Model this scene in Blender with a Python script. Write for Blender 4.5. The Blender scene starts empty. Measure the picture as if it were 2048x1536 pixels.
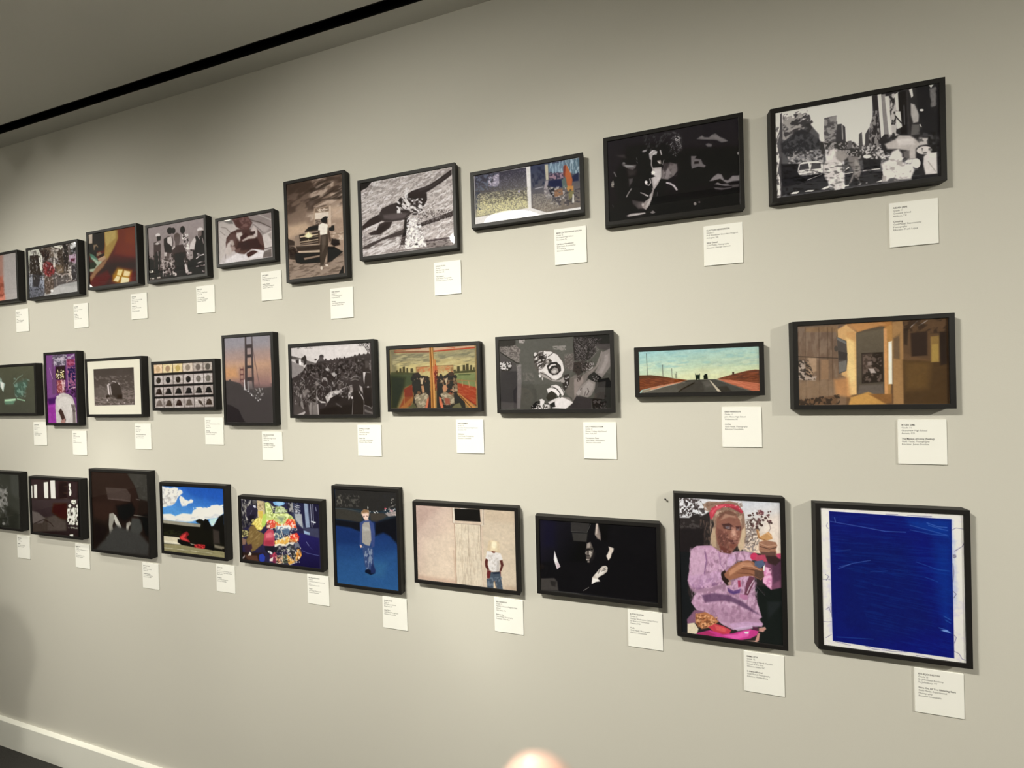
# Gallery wall with thirty framed photographs and their caption cards.
import bpy, bmesh, math, random
import numpy as np
from mathutils import Vector, Matrix
random.seed(4)
S = bpy.context.scene
COL = S.collection
U = 1.05          # metres from the wall to the lens
CZ = 1.531        # height of the lens above the floor
# ------------------------------------------------------------------ camera
cam = bpy.data.cameras.new('camera')
cam.sensor_width = 36.0
cam.lens = 782.947 / 2048 * 36.0
cam.clip_start = 0.004
cam.clip_end = 60
cam.dof.use_dof = True
cam.dof.focus_distance = 1.35
cam.dof.aperture_fstop = 6.7
camo = bpy.data.objects.new('camera', cam)
COL.objects.link(camo)
RIGHT, DOWN, FWD = [Vector(v) for v in [[0.9635332, 0.2661523, -0.0276914], [-0.0249223, -0.0137767, -0.9995945], [-0.2664258, 0.9638325, -0.0066412]]]
m = Matrix((RIGHT, -DOWN, -FWD)).transposed().to_4x4()
m.translation = Vector((0, -U, CZ))
camo.matrix_world = m
S.camera = camo
# ------------------------------------------------------------------ view and world
S.view_settings.view_transform = 'Standard'
S.view_settings.look = 'None'
S.view_settings.exposure = 0.62
S.view_settings.gamma = 1.0
S.view_settings.use_curve_mapping = False
W = bpy.data.worlds.new('world')
S.world = W
W.use_nodes = True
W.node_tree.nodes['Background'].inputs[0].default_value = (0.8, 0.78, 0.7, 1)
W.node_tree.nodes['Background'].inputs[1].default_value = 0.02
# ------------------------------------------------------------------ track spots and added unseen spots
WARM = (1.0, 0.955, 0.83)
def spot(name, loc, aim, power, size, blend, radius=0.035, col=WARM):
    l = bpy.data.lights.new(name, 'SPOT')
    l.energy = power; l.spot_size = math.radians(size); l.spot_blend = blend
    l.shadow_soft_size = radius; l.color = col
    o = bpy.data.objects.new(name, l)
    COL.objects.link(o)
    o.location = Vector(loc)
    o.rotation_euler = (Vector(aim) - Vector(loc)).to_track_quat('-Z', 'Y').to_euler()
    return o
LY, LZ = -1.47, CZ + 0.99
SPOTS = [(-4.75, -1.47, 2.521, -4.307, 0.0, 0.999, 11.459999999999999, 91.776, 1.0), (-2.9, -1.47, 2.521, -1.885, 0.0, 1.224, 127.43806500000001, 78.011, 1.0), (-1.055, -1.47, 2.521, -0.438, 0.0, 0.844, 89.40328, 113.589, 1.0), (-0.885, -1.47, 2.521, 0.992, 0.0, -0.345, 155.87319, 102.628, 1.0), (2.85, -1.47, 2.521, 1.737, 0.0, 0.242, 282.682865, 115.52, 1.0), (1.38, -4.2, 2.53, -2.8, 0, 0.8, 190, 38, 0.8), (-3.0, -2.6, 2.5, -2.5, -5.2, 1.2, 230, 110, 1), (1.5, -2.6, 2.5, 1.5, -5.2, 1.2, 230, 110, 1), (-3.45, -0.75, 2.53, -3.45, -0.05, 0.1, 60, 40, 1.0), (-2.2, -0.75, 2.53, -2.2, -0.05, 0.1, 60, 40, 1.0)]  # headless entries are unseen: visitor's back light, spots added to brighten the back wall
for (x, y, z, ax, ay, az, pw, sz, bl) in SPOTS:
    spot('spot_lamp', (x, y, z), (ax, ay, az), pw, sz, bl)

# ------------------------------------------------------------------ helpers
def mat(name, col, rough=0.5, metal=0.0, spec=0.5, bump=0.0, bscale=200.0, var=0.0, vscale=3.0, emit=None, coat=0.0):
    M = bpy.data.materials.new(name)
    M.use_nodes = True
    nt = M.node_tree
    b = nt.nodes['Principled BSDF']
    b.inputs['Base Color'].default_value = (*col, 1)
    b.inputs['Roughness'].default_value = rough
    b.inputs['Metallic'].default_value = metal
    b.inputs['Specular IOR Level'].default_value = spec
    b.inputs['Coat Weight'].default_value = coat
    tc = nt.nodes.new('ShaderNodeTexCoord')
    if var > 0:
        n = nt.nodes.new('ShaderNodeTexNoise'); n.inputs['Scale'].default_value = vscale; n.inputs['Detail'].default_value = 6
        nt.links.new(tc.outputs['Object'], n.inputs['Vector'])
        mx = nt.nodes.new('ShaderNodeMix'); mx.data_type = 'RGBA'
        mx.inputs[6].default_value = (*[c * (1 - var) for c in col], 1)
        mx.inputs[7].default_value = (*[min(1, c * (1 + var)) for c in col], 1)
        nt.links.new(n.outputs['Fac'], mx.inputs[0]); nt.links.new(mx.outputs[2], b.inputs['Base Color'])
    if bump > 0:
        n = nt.nodes.new('ShaderNodeTexNoise'); n.inputs['Scale'].default_value = bscale; n.inputs['Detail'].default_value = 3
        nt.links.new(tc.outputs['Object'], n.inputs['Vector'])
        bp = nt.nodes.new('ShaderNodeBump'); bp.inputs['Strength'].default_value = bump; bp.inputs['Distance'].default_value = 0.001
        nt.links.new(n.outputs['Fac'], bp.inputs['Height']); nt.links.new(bp.outputs['Normal'], b.inputs['Normal'])
    if emit:
        b.inputs['Emission Color'].default_value = (*emit[0], 1); b.inputs['Emission Strength'].default_value = emit[1]
    return M
M_WALL = mat('wall_paint', (0.62, 0.605, 0.55), 0.75, spec=0.25, bump=0.12, bscale=420, var=0.012, vscale=2.2)
M_CEIL = mat('ceiling_paint', (0.82, 0.81, 0.76), 0.85, spec=0.2, bump=0.08, bscale=300, var=0.01)
M_BASE = mat('baseboard_paint', (0.88, 0.88, 0.82), 0.45, bump=0.03, bscale=200, var=0.01)
M_FLOOR = mat('dark_carpet', (0.045, 0.043, 0.04), 0.95, spec=0.1, bump=0.9, bscale=900, var=0.4, vscale=260)
M_SLOT = mat('black_channel', (0.002, 0.002, 0.002), 0.6, spec=0.2, var=0.1)
M_FRAME = mat('black_frame_lacquer', (0.011, 0.010, 0.0095), 0.5, spec=0.3, bump=0.05, bscale=500, var=0.15, vscale=40)
M_CARD = mat('white_card', (0.93, 0.93, 0.89), 0.7, spec=0.2, bump=0.03, bscale=600, var=0.008, vscale=30)
M_MATB = mat('cream_mat_board', (0.84, 0.82, 0.73), 0.8, spec=0.15, var=0.02, vscale=30)
M_INK = mat('grey_black_ink', (0.045, 0.042, 0.038), 0.6, var=0.1)
M_METAL = mat('black_fixture', (0.02, 0.02, 0.02), 0.4, spec=0.5, var=0.1)
M_OPAL = mat('opal_lamp', (0.9, 0.9, 0.88), 0.4, emit=((1.0, 0.97, 0.88), 15.0), var=0.01)
M_LENS = mat('spot_lens', (0.9, 0.9, 0.88), 0.3, emit=((1.0, 0.95, 0.82), 12.0), var=0.01)
M_SKIN = mat('skin', (0.27, 0.155, 0.085), 0.5, spec=0.4, bump=0.15, bscale=700, var=0.10, vscale=60)
M_SKIN2 = mat('skin_tan', (0.42, 0.24, 0.15), 0.5, spec=0.4, var=0.08, vscale=30)
M_NAIL = mat('nail', (0.72, 0.45, 0.36), 0.25, var=0.05)
M_HAIR = mat('dark_hair', (0.012, 0.009, 0.008), 0.5, bump=0.6, bscale=300, var=0.3, vscale=80)
M_SHIRT = mat('navy_cloth', (0.02, 0.022, 0.035), 0.9, bump=0.4, bscale=800, var=0.15)
M_SHIRT2 = mat('black_cloth', (0.02, 0.018, 0.018), 0.9, bump=0.4, bscale=800, var=0.15)
M_TROU = mat('grey_trousers', (0.05, 0.05, 0.06), 0.9, bump=0.4, bscale=700, var=0.15)
M_SHOE = mat('shoe_leather', (0.02, 0.015, 0.012), 0.4, var=0.1)
M_PHONE = mat('phone_glass', (0.01, 0.01, 0.012), 0.15, var=0.05)
M_SCREEN = mat('phone_screen', (0.02, 0.02, 0.02), 0.1, emit=((0.8, 0.78, 0.7), 0.7), var=0.05)
M_EYE = mat('eye_white', (0.8, 0.78, 0.75), 0.2, var=0.02)
M_IRIS = mat('iris', (0.03, 0.015, 0.01), 0.2, var=0.02)
M_LIP = mat('lip', (0.35, 0.12, 0.10), 0.45, var=0.05)
M_GLASS = bpy.data.materials.new('picture_glass')
M_GLASS.use_nodes = True
nt = M_GLASS.node_tree
nt.nodes.clear()
o_ = nt.nodes.new('ShaderNodeOutputMaterial'); mx_ = nt.nodes.new('ShaderNodeMixShader')
fr_ = nt.nodes.new('ShaderNodeFresnel'); fr_.inputs['IOR'].default_value = 1.50
tr_ = nt.nodes.new('ShaderNodeBsdfTransparent'); gl_ = nt.nodes.new('ShaderNodeBsdfGlossy'); gl_.inputs['Roughness'].default_value = 0.02
tcn = nt.nodes.new('ShaderNodeTexCoord'); nn_ = nt.nodes.new('ShaderNodeTexNoise'); nn_.inputs['Scale'].default_value = 3.0
bp_ = nt.nodes.new('ShaderNodeBump'); bp_.inputs['Strength'].default_value = 0.02; bp_.inputs['Distance'].default_value = 0.002
nt.links.new(tcn.outputs['Object'], nn_.inputs['Vector']); nt.links.new(nn_.outputs['Fac'], bp_.inputs['Height'])
nt.links.new(bp_.outputs['Normal'], gl_.inputs['Normal'])
ge_ = nt.nodes.new('ShaderNodeNewGeometry'); inv_ = nt.nodes.new('ShaderNodeMath'); inv_.operation = 'SUBTRACT'; inv_.inputs[0].default_value = 1.0
mu_ = nt.nodes.new('ShaderNodeMath'); mu_.operation = 'MULTIPLY'; mu2_ = nt.nodes.new('ShaderNodeMath'); mu2_.operation = 'MULTIPLY'; mu2_.inputs[1].default_value = 0.95
nt.links.new(ge_.outputs['Backfacing'], inv_.inputs[1]); nt.links.new(fr_.outputs[0], mu_.inputs[0]); nt.links.new(inv_.outputs[0], mu_.inputs[1])
nt.links.new(mu_.outputs[0], mu2_.inputs[0]); nt.links.new(mu2_.outputs[0], mx_.inputs[0]); nt.links.new(tr_.outputs[0], mx_.inputs[1]); nt.links.new(gl_.outputs[0], mx_.inputs[2])
nt.links.new(mx_.outputs[0], o_.inputs[0])

def box(bm, x0, x1, y0, y1, z0, z1):
    v = [bm.verts.new(p) for p in ((x0,y0,z0),(x1,y0,z0),(x1,y1,z0),(x0,y1,z0),(x0,y0,z1),(x1,y0,z1),(x1,y1,z1),(x0,y1,z1))]
    for f in ((0,3,2,1),(4,5,6,7),(0,1,5,4),(1,2,6,5),(2,3,7,6),(3,0,4,7)):
        bm.faces.new([v[i] for i in f])
def obj(name, bm, material, parent=None, bevel=0.0, smooth=False, seg=2):
    me = bpy.data.meshes.new(name)
    bmesh.ops.recalc_face_normals(bm, faces=bm.faces[:])
    bm.to_mesh(me); bm.free()
    me.materials.append(material)
    if smooth:
        for p in me.polygons: p.use_smooth = True
    o = bpy.data.objects.new(name, me)
    COL.objects.link(o)
    if parent: o.parent = parent
    if bevel > 0:
        b = o.modifiers.new('bevel', 'BEVEL'); b.width = bevel; b.segments = seg; b.limit_method = 'ANGLE'
    return o
def boxo(name, ext, material, parent=None, bevel=0.0):
    bm = bmesh.new(); box(bm, *ext)
    return obj(name, bm, material, parent, bevel)
def empty(name, loc, label, cat, group=None):
    o = bpy.data.objects.new(name, None); COL.objects.link(o)
    o.location = loc; o.empty_display_size = 0.05
    tag(o, label, cat, group)
    return o
def tag(o, label, cat, group=None):
    o['label'] = label; o['category'] = cat
    if group: o['group'] = group
def struct(o, label=None, cat='room'):
    o['kind'] = 'structure'
    if label: o['label'] = label; o['category'] = cat
    return o

# ------------------------------------------------------------------ the room
XL, XR, YB, H = -7.5, 5.2, -5.2, CZ + 1.012 * U
struct(boxo('wall_front', (XL, XR, 0, 0.15, -0.1, H + 0.1), M_WALL), 'pale warm grey painted gallery wall carrying three rows of pictures', 'wall')
struct(boxo('wall_back', (XL, XR, YB - 0.15, YB, -0.1, H + 0.1), M_WALL), 'plain grey wall behind the photographer, seen in reflections', 'wall')
struct(boxo('wall_left', (XL - 0.15, XL, YB - 0.15, 0.15, -0.1, H + 0.1), M_WALL), 'plain grey wall at the far left end of the gallery', 'wall')
struct(boxo('wall_right', (XR, XR + 0.15, YB - 0.15, 0.15, -0.1, H + 0.1), M_WALL), 'plain grey wall at the right end of the gallery', 'wall')
struct(boxo('floor', (XL, XR, YB, 0, -0.12, 0), M_FLOOR), 'dark charcoal carpet floor along the gallery wall', 'floor')
S0, S1 = -0.0578, -0.0866          # the black reveal in the ceiling
bm = bmesh.new()
box(bm, XL, XR, S0, 0, H, H + 0.10)
box(bm, XL, XR, YB, S1, H, H + 0.10)
struct(obj('ceiling', bm, M_CEIL), 'matt white ceiling, dim above the picture wall', 'ceiling')
bm = bmesh.new()
box(bm, XL, XR, S1, S0, H + 0.05, H + 0.10)
box(bm, XL, XR, S1 - 0.0015, S1 + 0.001, H - 0.0005, H + 0.08)
box(bm, XL, XR, S0 - 0.001, S0 + 0.0015, H - 0.0005, H + 0.08)
struct(obj('trim_1', bm, M_SLOT), 'narrow black slot running along the ceiling beside the wall', 'trim')
bm = bmesh.new()
prof = [(0, 0), (-0.0158, 0), (-0.0158, 0.112), (-0.0148, 0.1135), (0, 0.1140)]
va = [bm.verts.new((XL, y, z)) for y, z in prof]; vb = [bm.verts.new((XR, y, z)) for y, z in prof]
for i in range(5):
    j = (i + 1) % 5
    bm.faces.new((va[i], va[j], vb[j], vb[i]))
bm.faces.new(va); bm.faces.new(vb[::-1])
struct(obj('baseboard_front', bm, M_BASE), 'white painted baseboard with a bright top ledge', 'baseboard')

# ------------------------------------------------------------------ painting the flat prints
def hexc(h):
    if len(h) == 3: h = ''.join(c * 2 for c in h)
    return np.array([int(h[i:i + 2], 16) / 255.0 for i in (0, 2, 4)], np.float32)
def s2l(c): return np.where(c <= 0.04045, c / 12.92, ((c + 0.055) / 1.055) ** 2.4)
def l2s(c): return np.where(c <= 0.0031308, c * 12.92, 1.055 * np.maximum(c, 0) ** (1 / 2.4) - 0.055)
def vnoise(u, v, seed):
    rng = np.random.RandomState(seed * 7 + 3)
    lat = rng.rand(64, 64).astype(np.float32)
    out = 0; amp = 1.0; tot = 0
    for k in range(2):
        fu = np.floor(u).astype(int); fv = np.floor(v).astype(int)
        a = u - fu; b = v - fv
        a = a * a * (3 - 2 * a); b = b * b * (3 - 2 * b)
        i0 = fu % 64; i1 = (fu + 1) % 64; j0 = fv % 64; j1 = (fv + 1) % 64
        out = out + amp * ((lat[i0, j0] * (1 - a) + lat[i1, j0] * a) * (1 - b) + (lat[i0, j1] * (1 - a) + lat[i1, j1] * a) * b)
        tot += amp; amp *= 0.5; u = u * 2.13 + 5.3; v = v * 2.13 + 1.7
    return out / tot
def parse(s): return np.array([[float(a) for a in t.split(',')] for t in s], np.float32)
class Canvas:
    def __init__(s, w, asp, base):
        s.w = w; s.h = max(8, int(round(w * asp))); s.k = 1000.0 / w
        s.img = np.tile(hexc(base), (s.h, s.w, 1)).astype(np.float32)
    def win(s, P, pad):
        if P is None: return 0, s.w, 0, s.h
        x0 = int(max(0, (P[:, 0].min() - pad) / s.k)); x1 = int(min(s.w, (P[:, 0].max() + pad) / s.k + 2))
        y0 = int(max(0, (P[:, 1].min() - pad) / s.k)); y1 = int(min(s.h, (P[:, 1].max() + pad) / s.k + 2))
        return x0, x1, y0, y1
    def grid(s, w):
        x0, x1, y0, y1 = w
        return np.meshgrid((np.arange(x0, x1, dtype=np.float32) + .5) * s.k, (np.arange(y0, y1, dtype=np.float32) + .5) * s.k)
    def seg(s, X, Y, P, closed):
        d = np.full(X.shape, 1e9, np.float32); ins = np.zeros(X.shape, bool)
        n = len(P)
        for i in range(n if closed else n - 1):
            a = P[i]; b = P[(i + 1) % n]; e = b - a; L = max(float(e @ e), 1e-6)
            px = X - a[0]; py = Y - a[1]
            t = np.clip((px * e[0] + py * e[1]) / L, 0, 1)
            d = np.minimum(d, (px - t * e[0]) ** 2 + (py - t * e[1]) ** 2)
            if closed and a[1] != b[1]:
                c = ((a[1] > Y) != (b[1] > Y)) & (X < e[0] * (Y - a[1]) / e[1] + a[0])
                ins ^= c
        return np.sqrt(d), ins
    def alpha(s, P, soft):
        soft = max(1.6 * soft, 2.0 * s.k)
        w = s.win(P, soft)
        if w[1] <= w[0] or w[3] <= w[2]: return w, None, None, None
        X, Y = s.grid(w)
        if P is None: return w, X, Y, np.ones(X.shape, np.float32)
        d, ins = s.seg(X, Y, P, True)
        sd = np.where(ins, d, -d)
        a = np.clip(0.5 + sd / soft, 0, 1)
        return w, X, Y, a * a * (3 - 2 * a)
    def put(s, w, a, c):
        v = s.img[w[2]:w[3], w[0]:w[1]]
        v += a[..., None] * (c - v)
    def ell(s, c, cen, v1, v2, soft, al):
        J = np.array([[v1[0], v2[0]], [v1[1], v2[1]]], np.float32)
        if abs(np.linalg.det(J)) < 1e-3: return
        r = max(np.hypot(*v1), np.hypot(*v2)) + max(soft, s.k)
        P = np.array([[cen[0] - r, cen[1] - r], [cen[0] + r, cen[1] + r]])
        w = s.win(P, 0)
        if w[1] <= w[0] or w[3] <= w[2]: return
        X, Y = s.grid(w); I = np.linalg.inv(J)
        a = I[0, 0] * (X - cen[0]) + I[0, 1] * (Y - cen[1]); b = I[1, 0] * (X - cen[0]) + I[1, 1] * (Y - cen[1])
        q = np.sqrt(a * a + b * b); rr = math.sqrt(abs(np.linalg.det(J)))
        A = np.clip(0.5 - (q - 1) * rr / max(1.4 * soft, 1.8 * s.k), 0, 1)
        s.put(w, A * A * (3 - 2 * A) * al, c)
    def draw(s, line):
        t = line.split(); k = t[0]
        PP = lambda x: None if x[0] == '*' else parse(x)
        if k == 'P':
            w, X, Y, a = s.alpha(PP(t[4:]), float(t[2]))
            if a is not None: s.put(w, a * float(t[3]), hexc(t[1]))
        elif k == 'L':
            P = parse(t[5:]); hw = float(t[2]) / 2; soft = max(1.4 * float(t[3]), 1.8 * s.k)
            w = s.win(P, hw + soft)
            if w[1] <= w[0] or w[3] <= w[2]: return
            X, Y = s.grid(w); d, _ = s.seg(X, Y, P, False)
            hw2 = max(hw, 0.5 * s.k); a = np.clip(0.5 - (d - hw2) / soft, 0, 1)
            s.put(w, a * float(t[4]) * min(1, (hw + .2 * s.k) / hw2), hexc(t[1]))
        elif k == 'E':
            q = parse(t[4:7]); s.ell(hexc(t[1]), q[0], q[1], q[2], float(t[2]), float(t[3]))
        elif k == 'G':
            w, X, Y, a = s.alpha(PP(t[6:]), float(t[3]))
            if a is None: return
            q = parse(t[4:6]); e = q[1] - q[0]
            u = np.clip(((X - q[0][0]) * e[0] + (Y - q[0][1]) * e[1]) / float(e @ e), 0, 1)[..., None]
            s.put(w, a, hexc(t[1]) * (1 - u) + hexc(t[2]) * u)
        elif k == 'T':
            w, X, Y, a = s.alpha(PP(t[8:]), float(t[2]))
            if a is None: return
            q = parse(t[6:8]); I = np.linalg.inv(np.array([[q[0][0], q[1][0]], [q[0][1], q[1][1]]]) + np.eye(2) * 1e-3)
            n = vnoise(I[0, 0] * X + I[0, 1] * Y + 50, I[1, 0] * X + I[1, 1] * Y + 50, int(t[5]))
            th = float(t[4]); m_ = np.clip((n - th) / 0.17 + 0.5, 0, 1)
            s.put(w, a * m_ * float(t[3]), hexc(t[1]))
        elif k == 'S':
            P = parse(t[8:]); cs = [hexc(c) for c in t[1].split('/')]; n = int(t[4]); rng = random.Random(int(t[5]))
            rx, ry = [float(v) for v in t[6].split(',')]; rot = float(t[7])
            lo = P.min(0); hi = P.max(0); got = 0; tries = 0; pts = []
            while got < n and tries < n * 12:
                tries += 1
                x = rng.uniform(lo[0], hi[0]); y = rng.uniform(lo[1], hi[1]); ins = False
                for i in range(len(P)):
                    a = P[i]; b = P[(i + 1) % len(P)]
                    if (a[1] > y) != (b[1] > y) and x < (b[0] - a[0]) * (y - a[1]) / (b[1] - a[1]) + a[0]: ins = not ins
                if ins: got += 1; pts.append((y, x))
            pts.sort()
            for y, x in pts:
                f = rng.uniform(0.6, 1.35); r = math.radians(rot + rng.uniform(-12, 12)) if rot >= 0 else rng.uniform(0, 3.14)
                s.ell(cs[rng.randrange(len(cs))], (x, y), (rx * f * math.cos(r), rx * f * math.sin(r)), (-ry * f * math.sin(r), ry * f * math.cos(r)), float(t[2]), float(t[3]))
HAZE = 0.012
def finish(c, seed):
    # photographic unevenness of tone, then a slight softening
    X, Y = c.grid((0, c.w, 0, c.h))
    tone = 1 + 0.06 * (vnoise(X / 90 + 9, Y / 70 + 9, seed) - .5) + 0.08 * (vnoise(X / 24 + 9, Y / 20 + 9, seed + 1) - .5) + 0.06 * (vnoise(X / 9 + 9, Y / 8 + 9, seed + 2) - .5)
    im = c.img * tone[..., None]
    p = np.pad(im, ((1, 1), (1, 1), (0, 0)), 'edge')
    c.img = (p[1:-1, 1:-1] * 2 + p[:-2, 1:-1] + p[2:, 1:-1] + p[1:-1, :-2] + p[1:-1, 2:]) / 6
def print_material(key, asp, lines, w):
    c = Canvas(w, asp, lines[0].split()[1])
    for ln in lines[1:]: c.draw(ln)
    rng = np.random.RandomState(len(lines))
    finish(c, len(lines))
    lin = s2l(np.clip(c.img, 0, 1))
    gn = GAIN.get(key, (1.0, 1.0, 1.0, HAZE))
    lin = np.clip(lin - gn[3], 0.0012, 1) * np.array(gn[:3])
    rgb = l2s(np.clip(lin, 0, 0.9)) + rng.normal(0, 0.008, c.img.shape[:2])[..., None]
    px = np.ones((c.h, c.w, 4), np.float32); px[..., :3] = np.clip(rgb, 0, 1)[::-1]
    im = bpy.data.images.new('print_' + key, c.w, c.h, alpha=False)
    im.pixels.foreach_set(px.ravel()); im.update(); im.pack()
    M = bpy.data.materials.new('photo_print_' + key)
    M.use_nodes = True
    nt = M.node_tree; b = nt.nodes['Principled BSDF']
    ti = nt.nodes.new('ShaderNodeTexImage'); ti.image = im; ti.extension = 'EXTEND'
    nt.links.new(ti.outputs['Color'], b.inputs['Base Color'])
    b.inputs['Roughness'].default_value = 0.6; b.inputs['Specular IOR Level'].default_value = 0.15
    return M

# ------------------------------------------------------------------ data: positions in units of U, measured on the wall
DEPTH, CW, CH, BR, REC = 0.0209 * U, 0.08004 * U, 0.09136 * U, 0.0097 * U, 0.0025 * U
FRAMES = {
    'T1': [-2.5885, -2.2885, 0.3735, 0.5761],
    'T2': [-2.2339, -1.9303, 0.3701, 0.574],
    'T3': [-1.8822, -1.619, 0.3795, 0.5916],
    'T4': [-1.5767, -1.2992, 0.3748, 0.5766],
    'T5': [-1.2592, -1.0214, 0.3975, 0.5565],
    'T6': [-0.9807, -0.7605, 0.3215, 0.6313],
    'T7': [-0.7177, -0.4122, 0.3619, 0.5921],
    'T8': [-0.3706, -0.0738, 0.4093, 0.5569],
    'T9': [-0.0254, 0.2766, 0.3695, 0.582],
    'T10': [0.3291, 0.6325, 0.3733, 0.5769],
    'M1': [-2.5006, -2.2006, -0.0816, 0.1238],
    'M2': [-2.1492, -1.9565, -0.1205, 0.1606],
    'M3': [-1.9136, -1.6167, -0.0887, 0.1261],
    'M4': [-1.5714, -1.2799, -0.0673, 0.1026],
    'M5': [-1.2485, -1.0393, -0.1173, 0.1756],
    'M6': [-0.983, -0.6794, -0.0939, 0.1332],
    'M7': [-0.64, -0.3573, -0.0771, 0.1098],
    'M8': [-0.3133, -0.0123, -0.0826, 0.1175],
    'M9': [0.034, 0.3069, -0.0459, 0.0726],
    'M10': [0.3616, 0.64, -0.0783, 0.1119],
    'B1': [-2.6209, -2.3209, -0.547, -0.3097],
    'B2': [-2.2665, -1.9613, -0.5515, -0.3221],
    'B3': [-1.9127, -1.6015, -0.5893, -0.2809],
    'B4': [-1.5512, -1.2537, -0.5636, -0.3153],
    'B5': [-1.2012, -0.8773, -0.561, -0.3447],
    'B6': [-0.8397, -0.6133, -0.5974, -0.2959],
    'B7': [-0.5705, -0.2645, -0.5571, -0.3281],
    'B8': [-0.2191, 0.0828, -0.5463, -0.3455],
    'B9': [0.1147, 0.3404, -0.6075, -0.2712],
    'B10': [0.3969, 0.6575, -0.5938, -0.2787]}
CARDS = {
    'T1': [-2.3524, 0.2543],
    'T2': [-2.0, 0.2482],
    'T3': [-1.6901, 0.2598],
    'T4': [-1.3757, 0.2587],
    'T5': [-1.0983, 0.2789],
    'T6': [-0.8374, 0.2034],
    'T7': [-0.4916, 0.2444],
    'T8': [-0.1526, 0.2933],
    'T9': [0.1951, 0.2549],
    'T10': [0.5482, 0.2562],
    'M1': [-2.2653, -0.2013],
    'M2': [-2.0329, -0.2341],
    'M3': [-1.6923, -0.2058],
    'M4': [-1.3565, -0.1847],
    'M5': [-1.1145, -0.2302],
    'M6': [-0.7559, -0.2082],
    'M7': [-0.4389, -0.1928],
    'M8': [-0.0924, -0.1996],
    'M9': [0.2242, -0.1641],
    'M10': [0.5548, -0.1934],
    'B1': [-2.397, -0.6649],
    'B2': [-2.0396, -0.6685],
    'B3': [-1.6779, -0.7067],
    'B4': [-1.3274, -0.6782],
    'B5': [-0.9549, -0.673],
    'B6': [-0.6883, -0.7108],
    'B7': [-0.3427, -0.6721],
    'B8': [0.0037, -0.6596],
    'B9': [0.2576, -0.7232],
    'B10': [0.5741, -0.7085]}
GAIN = {'T1': [1.489, 1.626, 1.943, 0.03], 'T2': [1.421, 1.553, 1.885, 0.03], 'T3': [1.241, 1.181, 1.243, 0.03], 'T4': [1.493, 1.598, 1.955, 0.03], 'T5': [1.308, 1.398, 1.662, 0.03], 'T6': [1.184, 1.26, 1.501, 0.0165], 'T7': [1.034, 1.092, 1.286, 0.0188], 'T8': [1.003, 1.051, 1.235, 0.0109], 'T9': [1.231, 1.313, 1.597, 0.0103], 'T10': [1.84, 1.923, 2.353, 0.0096], 'M1': [1.444, 1.517, 2.008, 0.0192], 'M2': [1.255, 1.386, 1.604, 0.03], 'M3': [1.206, 1.248, 1.56, 0.027], 'M4': [1.152, 1.234, 1.478, 0.03], 'M5': [0.977, 1.037, 1.226, 0.0113], 'M6': [0.871, 0.924, 1.09, 0.0165], 'M7': [0.739, 0.783, 0.942, 0.03], 'M8': [0.822, 0.871, 1.049, 0.0229], 'M9': [0.975, 1.028, 1.227, 0.0204], 'M10': [1.049, 1.119, 1.337, 0.01], 'B1': [1.82, 1.937, 2.439, 0.0085], 'B2': [1.759, 2.008, 2.229, 0.0144], 'B3': [1.25, 1.352, 1.621, 0.0066], 'B4': [1.236, 1.299, 1.517, 0.0038], 'B5': [1.027, 1.096, 1.296, 0.0024], 'B6': [0.972, 1.038, 1.186, 0.0058], 'B7': [0.864, 0.912, 1.06, 0.0], 'B8': [0.972, 1.034, 1.219, 0.004], 'B9': [1.093, 1.156, 1.349, 0.0006], 'B10': [1.25, 1.315, 1.623, 0.0098]}
LABELS = {
    'T1': 'black frame at the top left edge, grey and salmon pink blur',
    'T2': 'black frame with street crowd picture, child in a red top',
    'T3': 'black frame with orange brown interior picture, lit window patch on the floor',
    'T4': 'black frame with black and white picture of a group of young men outdoors',
    'T5': "black frame with sepia picture of hands cradling a sleeping baby's head",
    'T6': 'tall black frame with sepia picture of man standing beside a large pickup truck',
    'T7': 'black frame with monochrome picture of swimmer reaching an arm through splashing water',
    'T8': 'wide low black frame with white bordered double picture, lamp glare at lower left',
    'T9': 'black frame with very dark close-up of a shadowed face and blurred lights',
    'T10': 'black frame at the top right with monochrome city street and blurred walkers',
    'M1': 'black frame at left edge, dark green picture with glowing streaks',
    'M2': 'narrow upright black frame with purple tinted double exposure of person in white shirt',
    'M3': 'black frame with wide cream mount around a small dark grey picture',
    'M4': 'black frame with twenty-four small prints of round shapes in a grid',
    'M5': 'upright black frame with tall suspension bridge tower at dusk',
    'M6': 'black frame with black and white picture of a huge crowd on a slope',
    'M7': 'black frame with warm coloured picture of mirrored bus passengers and skyline',
    'M8': 'black frame with black and white picture of a shouting person, onlooker mirrored in glass',
    'M9': 'wide low black frame with empty road under a pale turquoise sky',
    'M10': 'black frame with amber hallway picture of hanging artworks',
    'B1': 'black frame at bottom left edge, nearly black picture with grey smudges',
    'B2': 'black frame with dark room picture, four bright slit windows and patterned window',
    'B3': 'black frame with nearly black picture of pale crossed paper strips',
    'B4': 'black frame with blue sky and white clouds above a red motorbike',
    'B5': 'black frame with colourful patchwork skirt of bright fabric panels',
    'B6': 'upright black frame with boy in a raglan shirt standing on blue ground',
    'B7': 'black frame with pale wall picture, child wearing a lampshade over the head',
    'B8': 'black frame with almost black picture, lit profile and hand',
    'B9': 'tall black frame with older woman in pink jumper and red headband',
    'B10': 'large black frame with deep blue rectangle on scribbled white paper'}
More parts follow.
